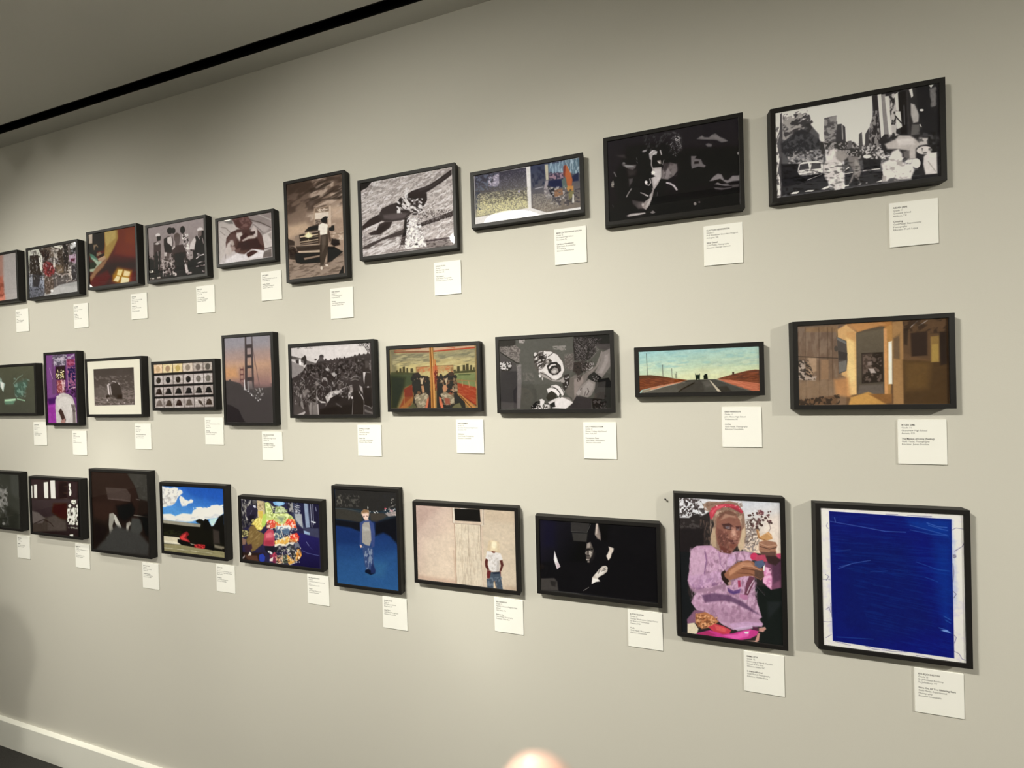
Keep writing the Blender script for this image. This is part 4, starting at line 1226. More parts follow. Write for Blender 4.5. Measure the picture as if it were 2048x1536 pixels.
ART['M7'] = (0.6362, '''B 8f7a50
G a79a70 c9b77c 2 475,-5 468,208 4,-1 981,2 980,329 2,300
P 4a483f 37 0.5 4,-1 74,-2 95,303 1,639 7,301
P 8b8368 28 0.7 30,64 474,39 471,137 49,138
P 99916f 28 0.8 531,69 982,46 981,132 540,113
T 76725c 15 0.6 0.56 2 87,-6 1,14 32,28 982,38 979,209 37,183
T e0cf94 15 0.5 0.6 3 87,-6 1,14 30,64 981,72 979,226 36,192
P d8b090 7 0.8 207,-9 475,-5 474,35 196,22
P dcae8e 7 0.8 524,6 981,2 980,20 629,38 532,38
L a0503a 10 4 0.8 58,15 377,4
L 8a4a38 11 5 1 62,31 474,46
L b4452f 13 4 1 527,42 667,38 980,27
L c05a40 7 4 1 668,0 762,20
P 4f5038 9 1 9,246 107,245 188,252 328,261 327,292 7,287
P 4c4733 4 1 113,254 116,209 139,207 141,255
P 4c4733 4 1 151,255 155,192 182,190 184,256
P 4c4733 4 1 196,257 200,207 218,205 220,257
P 4c4733 4 1 246,254 249,213 279,212 282,255
P 4c4733 4 1 780,263 784,210 812,209 814,264
P 4c4733 4 1 843,256 846,200 871,198 873,257
P 4c4733 4 1 878,257 882,188 910,187 911,258
P 4c4733 4 1 923,259 927,203 947,201 949,260
P 4c4733 4 1 740,261 742,244 767,242 770,262
P 4c4733 4 1 73,257 76,230 95,228 98,258
P 4c4733 4 1 325,256 328,221 350,219 352,257
P 4c4733 4 1 709,251 712,217 733,215 735,252
P 4c4733 4 1 959,260 962,226 975,224 977,261
P 4b4c33 7 1 745,261 982,252 982,278 745,283
P 4d553d 15 1 3,273 328,283 285,381 162,414 8,429
P 7e8757 7 1 754,288 981,282 982,424 789,376
P 4f5a3a 5 1 791,293 940,289 921,302 800,302
P 33382c 33 1 2,282 186,306 162,432 73,640 1,639
P b98d5c 6 0.7 315,200 469,197 472,243 368,258 329,256
P b98d5c 6 0.7 547,197 738,196 741,252 660,250 555,246
L 7a5a3c 5 3 1 314,256 315,202 469,199
L 7a5a3c 5 3 1 537,197 738,196 738,244
T c9704a 5 0.7 0.55 5 19,1 0,14 320,202 738,200 740,270 328,265
P a3452f 6 1 779,380 986,432 981,613 913,577 786,480
T c06a48 6 0.5 0.56 6 36,13 -4,8 779,380 986,432 981,613 786,480
L c99a6a 6 3 1 832,351 839,412
L c99a6a 6 3 1 905,362 913,425
L c99a6a 6 3 1 979,372 986,438
L b5704a 5 3 1 785,350 983,368
L 7e3020 7 4 1 786,480 981,613
P c4884e 6 1 776,480 804,489 975,630 975,643 911,642 821,550
L 3a2a1c 6 4 1 803,507 938,642
P 843c28 11 1 162,432 265,380 270,515 179,523 159,504
P 8f4c34 13 1 159,523 280,506 237,614 94,640
L b57a4c 7 4 1 166,468 161,595
P a36b3e 9 1 104,635 260,515 279,542 175,641
P 2c231f 9 1 288,273 339,257 367,293 407,295 465,314 454,643 256,641 281,489 265,380
P 2a211d 9 1 552,317 620,319 698,269 744,287 779,393 776,497 857,577 865,642 542,639
S a08a6c/5a4636/8a6a50/c0a883/3a2c24 4 0.8 60 4 15,19 -1 287,309 465,314 458,527 270,515
S a08a6c/5a4636/8a6a50/c0a883/3a2c24/94503c 4 0.8 70 5 15,19 -1 552,317 753,305 776,497 746,532 558,440
S 1a1412 5 0.9 30 8 20,15 -1 268,272 465,314 460,456 263,434
S 1a1412 5 0.9 34 9 19,15 -1 553,299 782,306 776,480 577,459
E 3a2e28 4 1 323,283 33,1 -1,23
E 4a3a30 4 1 716,287 33,1 -1,23
P 231b18 8 1 266,344 356,329 362,454 272,461
P cdb48f 7 1 361,329 406,312 384,383 364,383
P c9b18c 7 1 638,337 677,320 660,399 647,372
P c4936a 8 1 364,401 403,393 421,455 381,481
E c98f66 8 1 640,433 27,1 -1,37
P 14100e 8 1 394,383 464,350 468,510 411,473
P 14100e 8 1 551,352 608,398 615,477 556,493
P 8c7f66 9 1 280,515 421,473 458,518 396,633 316,633
P 8c7f66 9 1 585,494 653,469 756,532 744,593 649,609
T d5c3a0 5 0.7 0.55 7 21,-10 6,11 281,489 450,474 406,633 296,633
T d5c3a0 5 0.7 0.55 9 20,11 -7,11 586,476 756,514 725,610 611,600
P 9c5a48 11 1 632,530 689,540 697,601 640,600
P 2c2a22 7 1 738,497 803,524 855,642 799,641 745,584
P 6f6a4c 9 1 744,602 801,585 827,641 705,640
P 5c5a40 9 1 206,632 278,578 316,637
P d97b58 6 1 406,633 433,545 453,518 457,554 435,638
P d97b58 6 1 570,520 594,529 619,635 590,640 573,582
P 46261a 7 1 460,456 480,457 479,639 445,638
P c08445 4 1 475,0 514,-3 527,351 531,639 476,641 476,350
L 6f4420 7 3 1 490,5 498,351 499,634
L e0b070 8 3 1 502,1 514,351 518,634
L 8a5528 5 3 1 516,2 523,316
P b04a30 5 1 531,130 546,140 544,440 534,440
P c5623f 9 0.7 508,200 556,193 556,264 521,387 514,316
P c98a50 7 1 515,130 544,127 545,175 520,192
T 5a2418 4 0.8 0.5 11 12,0 -1,21 521,245 565,238 558,458 529,458''')
ART['M8'] = (0.6417, '''B 56544c
P 5d5b53 10 1 159,-5 690,-2 692,249 640,423 219,412 169,411
P 34312f 4 1 3,-1 159,-2 157,47 103,62 1,57
P 7c736b 5 1 8,57 103,65 154,47 203,91 202,128 189,133 193,206 180,224 113,166 6,100
T a3988d 3 0.6 0.56 2 9,6 -4,6 14,58 154,47 206,98 187,212 100,166 13,101
T 4a4440 4 0.6 0.58 12 12,7 -3,5 14,58 154,47 206,98 187,212 100,166 13,101
L 1f1b1b 7 3 1 9,110 162,214 187,218
P 4f4a48 5 1 6,119 155,223 169,290 159,630 -3,641
P 3a3738 12 1 7,284 166,290 158,581 -1,567
P 77706b 6 1 171,229 205,225 207,388 187,636 156,636
T 8f867e 4 0.7 0.56 3 8,0 0,13 161,229 211,231 201,382 170,381
P d8cfc5 3 1 3,204 55,200 67,225 59,268 27,273 2,254
P 312c2b 4 1 67,201 118,209 116,264 90,287 20,285 8,272 65,268
S e8dfd5/cfc6bc 1 1 26 3 5,7 -1 10,205 112,203 113,258 59,280 8,254
S 1f1b1b 1 1 22 4 4,7 -1 4,198 118,203 116,264 65,280 8,260
P cfc6bc 2 1 76,232 111,224 107,251 85,253
T b0a69c 3 0.9 0.42 4 10,0 0,9 193,0 249,0 242,39 192,30
T a39a90 4 0.8 0.5 5 18,4 -2,8 496,76 626,77 619,117 507,106
P 8d857c 5 1 532,78 579,86 608,111 584,122 543,102
T 7a7269 6 0.6 0.52 6 15,0 0,15 222,304 314,313 331,385 232,383
P 5f5751 7 1 606,175 683,144 697,273 655,306 609,269
T 8d837a 4 0.7 0.54 7 6,0 0,6 601,146 694,150 690,296 609,293
P 2b2728 8 1 692,-1 813,-6 823,58 879,55 877,153 807,219 693,214 685,74
P 231f22 8 1 813,0 1003,-1 1007,91 879,78 823,47
T 8a817a 4 0.7 0.62 8 10,12 -4,3 692,10 880,15 934,104 818,231 698,226
T 6f6762 4 0.5 0.58 18 19,-15 3,4 698,16 936,30 853,198 704,226
P 4f4947 10 1 873,78 1007,79 1005,159 967,134 911,120
P 7a7068 6 1 659,365 689,342 758,345 874,268 933,138 944,156 908,257 850,324 803,369 755,461 695,576 671,576 651,482
P 97897f 11 0.9 688,377 758,356 768,397 714,483 684,552 656,482
P 8f857b 5 1 804,334 874,279 928,138 933,144 902,257 850,313
P 8a8078 6 1 927,155 1006,119 1002,272 927,373 867,325 920,224
P a59a90 10 0.8 955,179 988,169 981,237 928,338 895,326 948,236
P 3b3432 8 1 686,231 773,218 852,255 805,300 724,343 678,307
T b5aba1 3 0.9 0.58 9 8,0 0,8 750,228 864,233 851,290 759,333
T 1f1b1b 4 0.7 0.56 19 15,-5 4,11 692,249 853,221 851,278 759,327 695,331
T 3a3230 2 0.9 0.48 10 7,0 0,9 713,331 758,345 734,402 711,401
P 221e1e 4 1 815,346 861,319 922,373 881,412 837,399 803,369
S b9afa6 1 1 16 3 3,3 -1 838,353 905,361 893,400 842,393
P 1d1a1b 6 1 882,389 983,374 999,409 993,642 955,602 934,545
P 45423f 6 1 870,411 960,402 945,556 855,561 863,474
P 8f857c 5 1 814,381 870,411 863,463 834,520 799,543 753,530 719,518 702,494 750,437
P a99e94 10 0.8 814,398 853,428 846,474 799,519 765,519 755,461
L 3b3331 5 2 1 801,462 812,491 794,519
L 443b38 5 2 1 719,506 749,460
L 3b3331 4 2 1 771,530 783,490
P a89d93 4 1 702,500 732,472 743,484 725,524 708,518
P 3a3536 5 1 671,576 702,529 753,536 833,549 830,647 623,645
P 1f1c1d 5 1 833,549 945,568 955,602 971,642 842,647
L 1a1718 5 2 1 827,552 945,562
T 6f6862 4 0.7 0.56 11 13,8 -6,10 832,560 945,573 965,642 864,641
P 171415 6 1 952,516 982,408 1004,403 998,648 970,648
P 5f5851 6 1 318,163 375,118 448,103 507,118 565,168 599,222 603,304 572,362 523,390 464,377 381,333 334,259
P e6dcd0 5 1 423,120 483,123 542,155 587,222 600,293 572,356 524,382 465,359 417,340 369,309 370,273 419,263 450,216 422,167
T e9dfd3 4 0.95 0.5 12 16,-12 5,7 326,127 435,115 443,263 382,285 341,236
T 2e2928 3 0.9 0.56 13 16,-12 4,6 319,133 441,121 450,240 358,284 329,211
P 2f2928 4 1 373,159 410,155 427,180 397,196 373,183
L 2a2524 5 2 1 458,169 507,136
L 3a3331 4 2 1 410,143 450,216
L 3a3331 4 2 1 347,230 396,220 431,251
L 4a413e 4 2 1 370,285 407,274
P 6b635b 4 1 433,198 469,184 493,206 486,229 456,234 432,221
E b5aba0 4 1 454,213 14,0 0,12
E 2a2422 2 1 472,208 6,0 0,8
P 2a2322 4 1 443,252 480,223 534,220 569,256 573,298 537,332 495,336 460,312
P e4dacf 2 1 458,270 480,241 522,237 533,249 491,253 467,282
P 9d938a 5 1 478,294 515,266 544,279 549,309 513,328 484,318
P cfc5ba 4 1 490,301 514,290 532,296 519,319 496,316
P 3f3835 4 1 534,237 562,262 562,291 539,267
P a89e93 5 1 369,321 406,298 465,353 524,385 583,380 559,397 500,393 440,364 393,345
P efe6da 2 1 366,329 384,327 389,351 377,357
P e0d6ca 2 1 395,357 407,355 404,381 398,378
L 35302e 5 3 1 381,309 441,335 488,378
P 35302f 5 1 596,339 643,329 653,400 628,458 592,475 582,410
S e4dacf 1 1 16 5 4,5 -1 601,351 642,347 634,446 599,445
P a59b91 5 1 559,380 595,357 600,410 570,403
P e9dfd3 4 1 475,431 523,423 569,445 598,486 591,516 573,527 556,492 522,455 480,446
P efe5d9 4 1 438,459 474,448 522,461 556,503 543,533 520,503 479,478 449,498
L 1f1b1a 5 2 1 486,437 533,462 567,515
L 2a2523 5 2 1 558,438 586,480 594,516
P 38352f 5 1 449,501 485,478 526,509 519,544 447,567 430,537
P ddd3c7 4 1 447,579 507,550 555,533 555,550 494,591 458,597
P ece2d6 5 1 481,632 506,579 573,533 637,546 671,587 605,639
P 8f857b 6 1 567,533 637,540 671,581 625,557
P 1d1919 4 1 464,597 507,573 511,621 481,626
P ece2d6 4 1 369,554 393,548 417,566 410,590 391,614 433,638 329,643 293,643 348,619 374,590
P dcd2c6 4 1 410,596 458,602 463,632 427,638
P 1f1a19 5 1 287,619 338,571 374,566 367,608 336,631 293,640
S d9cfc3 1 1 18 5 3,8 -1 300,613 362,584 427,626 396,644 299,643
S 1f1a19 2 1 22 6 6,5 -1 337,583 518,574 511,627 409,644 336,643
P 6e665d 7 1 648,365 683,366 684,552 626,522 604,481 640,423''')
ART['M9'] = (0.3909, '''B a8cdc0
G a3c8bf d3d7a6 1 449,-12 476,278 0,0 1005,-2 1005,300 1,272
P dcdcae 42 0.8 305,236 512,183 712,190 776,250 657,283 387,275
P a8bfae 16 0.5 634,122 908,104 1006,87 1005,129 778,149 634,151
T 8fbab5 14 0.45 0.6 2 95,-4 1,19 4,4 1005,1 1005,158 0,165
T d9dfba 14 0.5 0.6 3 81,-3 1,15 1,104 1003,101 1003,229 -2,226
P 6b3a26 4 1 0,226 107,226 178,236 304,262 421,280 331,304 162,330 17,365 0,391
T 8d5034 6 0.7 0.55 4 40,8 -1,6 2,230 415,280 162,330 2,364
P 4a3a26 7 0.6 2,226 107,227 304,260 163,254 5,257
P c98563 4 1 415,284 428,286 233,331 45,381 16,388 104,344 303,303
P 8f8168 6 1 31,365 111,351 89,370 16,391
P 6b3a26 4 1 664,276 789,240 906,211 969,203 1004,207 1003,325 839,310 697,280
T 8d4c34 6 0.7 0.55 5 40,-5 1,6 697,270 1004,214 1003,321 775,297
T 4a2c1e 6 0.6 0.58 6 34,-3 1,7 763,250 1004,207 1004,286 840,288
P b5664a 4 1 664,278 775,290 1003,325 1003,396 940,391 774,330
T d98a66 4 0.6 0.55 7 40,9 -1,4 671,280 775,290 1003,328 1000,392 839,346
P 3a2a1e 2 1 788,218 803,218 804,240 789,243
P 4a4740 3 1 428,280 657,279 774,326 965,399 965,406 1,395 45,384 303,318
P 5a564c 10 0.8 45,388 331,315 483,286 372,357 329,401 16,397
P 6f6a60 17 0.6 543,302 597,281 629,341 576,347
P 45443f 7 0.7 617,289 664,283 940,398 721,397
L 2a2720 8 6 1 476,308 371,365 343,386
P 33302b 11 1 656,349 741,343 786,395 694,397
P c5b79c 3 1 601,289 611,289 701,397 671,396
L a99c84 3 2 1 38,390 232,335 400,298
L 8d8470 2 1 1 657,283 940,397
P 26302a 2 1 488,235 525,234 524,272 489,274
P 202a24 2 1 490,267 500,268 500,283 491,283
P 202a24 2 1 514,268 523,268 522,282 513,282
L 26302a 3 1 1 487,223 489,256
L 26302a 3 1 1 524,224 523,250
P 222a22 2 1 558,243 568,229 585,230 590,277 555,277
P 26302a 2 1 553,243 562,240 559,273
L 3a3a34 4 1 1 71,23 74,227
L 3a3a34 4 1 1 209,135 211,239
L 3a3a34 3 1 1 288,171 290,254
L 3a3a34 3 1 1 329,203 329,260
L 4a4a40 2 1 1 318,217 318,259
L 4a4a40 2 1 1 323,221 324,259
L 9fb5a5 1 1 0.6 74,91 211,157 289,205 333,237''')
ART['M10'] = (0.6595, '''B 6b4f36
P 6f5846 8 1 1,3 347,-6 334,663 -8,669
G 6a5546 7d6249 2 116,19 104,615 1,3 347,-6 334,663 -8,669
T 8a7460 13 0.5 0.55 2 22,1 -1,80 5,12 286,12 275,581 -7,613
P 8a6a48 11 0.7 61,16 286,12 285,66 60,53
L 4a3628 5 5 0.6 59,16 54,595
L 4a3628 5 5 0.6 155,22 150,597
L 4a3628 5 5 0.6 216,26 212,598
L 4a3628 5 5 0.6 247,28 243,598
P a98a6c 11 1 72,265 134,267 132,377 76,421
P 8f6f52 8 1 165,287 219,289 216,452 162,451
P b8a593 10 0.8 4,289 47,291 61,421 131,423 123,459 1,446
L 2a201a 6 3 0.8 -1,252 150,268 409,288
T 332a24 4 0.9 0.55 3 16,12 -5,11 0,280 79,283 123,450 0,456
P 8d7257 19 0.6 0,465 262,454 336,582 -2,594
P d1a36a 10 1 277,48 346,7 413,74 404,574 343,591 338,438 308,419 288,274
G c9975f e6bd7c 10 375,81 369,439 345,70 405,73 404,574 343,582
P eed08a 16 0.7 344,115 400,154 398,458 353,492
P c48a55 21 0.8 254,454 353,438 366,600 260,581
P a9733f 10 1 377,0 648,1 654,62 568,30 420,74
P c08a55 10 0.8 346,3 568,0 611,24 420,74 376,45
P 5d5040 6 1 412,83 472,60 597,41 601,199 587,569 411,574
G 665a48 4e4438 6 494,88 485,567 412,83 596,59 587,569 411,574
P 2a211c 4 1 443,245 586,243 585,480 442,490
P 4a3b32 10 1 447,254 520,248 504,319 474,371 447,441
T 6f5d50 6 0.8 0.55 4 19,1 0,19 454,263 578,260 574,480 450,481
P b8a698 7 1 489,371 525,373 539,408 503,407
P 8b796c 8 1 482,318 512,314 511,345 482,344
P 6e6258 13 0.7 427,503 581,498 587,577 411,574
P b08048 6 1 597,50 647,27 653,97 630,587 594,586 593,269
P d49a62 6 0.9 593,58 614,60 612,587 591,586
P f6ecd0 7 1 622,165 646,158 643,499 618,499
P ffffe8 6 1 627,183 642,184 641,324 626,323
P a37b4e 6 1 651,10 719,5 715,658 647,657
P 8b6a45 5 1 653,132 700,100 696,309 651,298
P 6f5840 6 1 658,141 694,117 691,300 657,294
P 5d4530 11 1 719,-3 1009,0 1003,339 867,316 722,258
P 4d3823 13 1 714,310 1010,339 1008,661 715,658
P 6b4f2c 40 0.8 720,327 888,334 870,540 731,554
P 332620 11 1 766,104 871,93 868,282 770,286
P 3a2c22 8 1 725,67 753,60 744,198 723,188
P 8a6c3c 6 1 891,137 946,132 942,336 889,338
P a58646 6 1 897,197 938,195 937,332 896,334
P 2c211c 11 1 946,106 1014,102 1013,347 949,362
L a9a39a 6 3 0.8 767,56 810,12
L a9a39a 6 3 0.8 823,47 872,11
T 2a1f1a 10 0.6 0.55 5 35,-14 6,22 719,-3 1015,0 1013,119 724,101
P 4e4640 4 1 276,102 344,142 349,294 339,384 286,409 285,256
P 6f6c66 3 1 278,106 340,146 342,168 280,129
P 3b3430 4 1 286,220 350,241 341,294 288,292
P 756f66 5 0.9 288,310 341,299 340,379 290,400
E 4a4139 3 1 272,201 13,1 0,23
L 3a2f28 5 2 1 281,48 282,102
P c4924e 10 1 366,600 485,558 586,621 600,657 349,663
P 8a5e34 10 1 485,576 638,578 636,648 593,652
P 6b4f38 10 1 1,622 182,597 275,581 274,653 0,664
T 2a211c 4 0.8 0.55 6 13,9 -8,17 1,613 290,572 289,653 0,664
P 3c2c20 13 0.8 988,-2 1019,0 1008,661 984,661''')  # reflections in the picture glass are painted into this print
ART['B1'] = (0.7766, '''B 33332c
T 6f6c62 26 0.8 0.55 2 42,-7 11,49 448,158 721,186 721,742 411,784
T 8b877c 18 0.7 0.56 3 32,-7 17,48 527,205 719,226 716,543 505,576
P 23231e 51 0.6 721,464 953,548 938,805 441,822 450,680
E 7a776c 13 1 601,730 36,-2 -1,20
P 3f3f38 51 0.7 795,5 984,-2 964,351 795,281''')
ART['B2'] = (0.7348, '''B 2b2322
P 33292a 34 1 -20,2 961,-19 948,217 -35,269
G 3a3031 2a2424 23 346,267 320,736 -36,288 974,234 948,742 -48,764
P 3c3430 18 1 -15,439 246,517 332,520 477,483 699,523 719,669 -17,743
P 554b48 18 1 -15,448 132,467 274,533 212,603 5,627
P 4a413d 25 0.7 332,520 477,487 697,569 691,671 322,698
L 2a2321 11 7 1 34,625 244,554 386,591 440,634
P 35221a 28 1 458,317 739,301 727,522 588,512 423,440
P 271d18 23 1 586,33 754,8 743,228 575,237
P ece7cf 7 1 -18,102 23,97 19,268 -20,268
P ece7cf 7 1 60,84 121,77 118,264 55,266
P ece7cf 7 1 272,42 359,32 355,254 275,254
P ece7cf 7 1 407,11 506,2 507,249 413,251
L c9c4ae 3 2 1 273,154 359,155
L c9c4ae 3 2 1 411,124 503,127
L 6b5f58 3 2 0.6 692,10 761,10
L 6b5f58 3 2 0.6 689,75 758,74
L 6b5f58 3 2 0.6 684,167 753,166
L 6b5f58 3 2 0.6 680,240 749,239
P dcd8c4 5 1 787,38 825,32 827,69 807,97 831,123 836,159 820,196 792,198 788,152 803,133 784,107 799,79 782,61
P dedac6 6 1 823,260 872,246 919,250 929,277 882,316 829,292
T 2b2422 3 0.8 0.6 4 17,-1 -1,11 824,251 930,245 927,313 820,319
P d6d2be 5 1 765,327 800,307 827,328 797,362 764,345
P cdc9b6 5 1 923,318 950,303 952,348 928,345
T dedac6 3 1 0.42 6 18,-1 -2,28 742,374 955,352 942,584 730,585
L 2b2422 6 2 1 838,368 833,587
L 2b2422 6 2 1 899,374 895,583
P d6d2be 3 1 857,358 880,343 892,383 876,511 854,513
T c9c5b2 3 0.9 0.46 8 14,-1 -1,9 743,617 934,612 933,630 742,635
P dcd8c4 5 1 772,720 841,710 841,746 773,751
P 1c1615 9 1 974,-19 1028,-26 994,756 947,760''')
ART['B3'] = (0.9904, '''B 221b18
P 2a1e1a 39 1 11,2 642,-9 787,157 837,370 766,589 302,511 -5,485
P 38352f 13 1 642,-4 1005,-1 989,329 841,305 787,157
T 45413b 21 0.6 0.55 2 47,-3 -2,44 703,-1 1005,-1 990,297 841,294
P 41352f 18 1 262,203 632,197 706,269 686,346 295,334
L 5d4f48 7 4 1 295,334 687,344
L 51443e 5 4 1 375,330 595,329
L 4a3e38 7 4 1 262,203 632,202
P 15110f 34 1 434,415 717,355 774,438 739,526 581,602 474,566
P 2f211c 39 1 16,394 404,394 348,552 216,627 23,584
P 8b8577 10 1 310,521 382,506 411,559 358,672 372,716 306,765 291,666
P b5ae9e 7 1 382,517 428,536 523,677 482,713 408,625
P 7b7568 8 1 307,731 402,741 408,779 335,807 305,787
P 918a7c 13 1 247,825 319,808 397,846 403,884 330,906 268,878
P b0a899 10 1 326,840 399,862 387,896 331,890
P 8b8476 12 1 611,622 667,596 704,615 656,662 637,728 603,726
P a39b8c 8 1 610,654 649,641 640,728 606,725
P 3e3d38 21 1 707,550 904,548 882,688 787,782 668,726
L 8f897b 9 5 1 747,513 980,519
L a39c8d 5 3 1 830,516 980,521
P 3a3834 39 1 422,657 850,744 994,850 972,991 17,1012 205,850
P 1a1512 39 0.8 3,642 278,678 221,849 20,955
P 100c0b 31 0.8 830,520 1042,464 1041,783 939,748
L 6d655b 7 4 1 795,313 855,320
L 6d655b 5 4 1 826,145 840,160''')
ART['B4'] = (0.8231, '''B 15140f
G 1f50a4 4f8cc4 2 536,-9 456,357 -7,15 992,8 1004,432 -7,465
P 23509f 44 0.7 331,0 993,3 986,147 530,124
P dcd8d0 13 1 -3,15 53,27 119,39 212,20 265,27 276,55 341,62 346,86 300,117 259,148 231,198 162,250 69,265 -5,259
T a8a39a 11 0.8 0.52 2 47,10 -16,32 -4,54 276,60 216,237 -11,260
P f2efe8 9 1 -4,250 70,250 55,275 1,279
T f6f3ec 9 0.9 0.5 4 28,-2 -1,17 80,26 342,48 273,128 35,130
P e6e3dc 10 1 306,121 351,138 375,161 439,177 478,153 516,168 502,197 437,210 397,241 326,250 302,203 285,156
T c0bdb6 7 0.7 0.5 3 33,-2 -1,19 297,184 438,196 397,246 320,250
P e9e7e0 13 1 -3,367 131,354 209,378 329,336 483,336 511,287 600,253 650,259 701,242 762,253 801,213 900,198 983,221 992,294 893,356 770,374 644,411 569,397 492,426 389,438 193,442 1,435
T c4c2bb 9 0.8 0.5 5 77,-9 1,21 3,396 494,373 993,276 966,342 770,374 517,429 7,445
T fffdf6 9 0.9 0.48 6 43,-3 -1,21 512,258 997,192 968,286 521,334
P b9d4e8 15 1 770,374 893,356 877,441 790,466 762,412
P dfeaf0 7 1 798,433 853,429 828,449
P 918b78 6 1 -6,441 193,442 516,448 623,450 615,486 386,491 -8,480
P 15140f 7 1 -8,483 386,491 628,487 695,379 744,394 790,466 986,452 987,702 583,661 304,598 -2,636
P 15140f 8 1 543,418 595,388 645,392 693,417 692,454 567,437
P 12110f 8 1 668,418 695,388 744,390 766,449 763,524 664,513
P 131210 11 1 879,385 918,336 992,304 988,674 834,594 814,474
T 2c3018 6 0.7 0.55 7 38,-3 -1,11 2,553 306,559 290,618 -2,636
P 37302a 22 1 814,493 910,513 916,662 818,670
P c9bfa0 7 1 -5,639 263,639 287,686 530,704 298,723 -6,720
P ddd5ba 7 0.8 -7,695 182,694 299,714 298,728 -6,734
P 8d855f 7 1 -7,739 298,728 528,742 985,753 984,832 -4,827
L d9d2b8 7 3 1 -2,788 437,786 789,788
T 6f6848 6 0.5 0.56 8 76,2 -2,8 -7,759 984,767 981,832 -4,827
P b5a88c 15 0.6 830,678 981,693 980,730 829,716
P 15120f 4 1 950,715 986,721 985,758 961,755
P 7a1f22 7 1 263,630 317,587 396,552 433,588 380,630 430,664 442,687 352,680 288,666
P c8403c 7 1 279,633 330,600 382,577 368,621 341,633 430,674 353,669 288,664
P 0e0c0c 9 1 236,661 288,666 429,693 479,718 298,728 234,700
P c43a38 8 1 505,708 581,695 681,696 686,733 629,747 510,739
S 7a1a1c 2 1 9 3 10,12 -1 517,705 681,696 680,733 516,738
P 100e0d 9 1 694,680 829,706 815,754 679,738''')
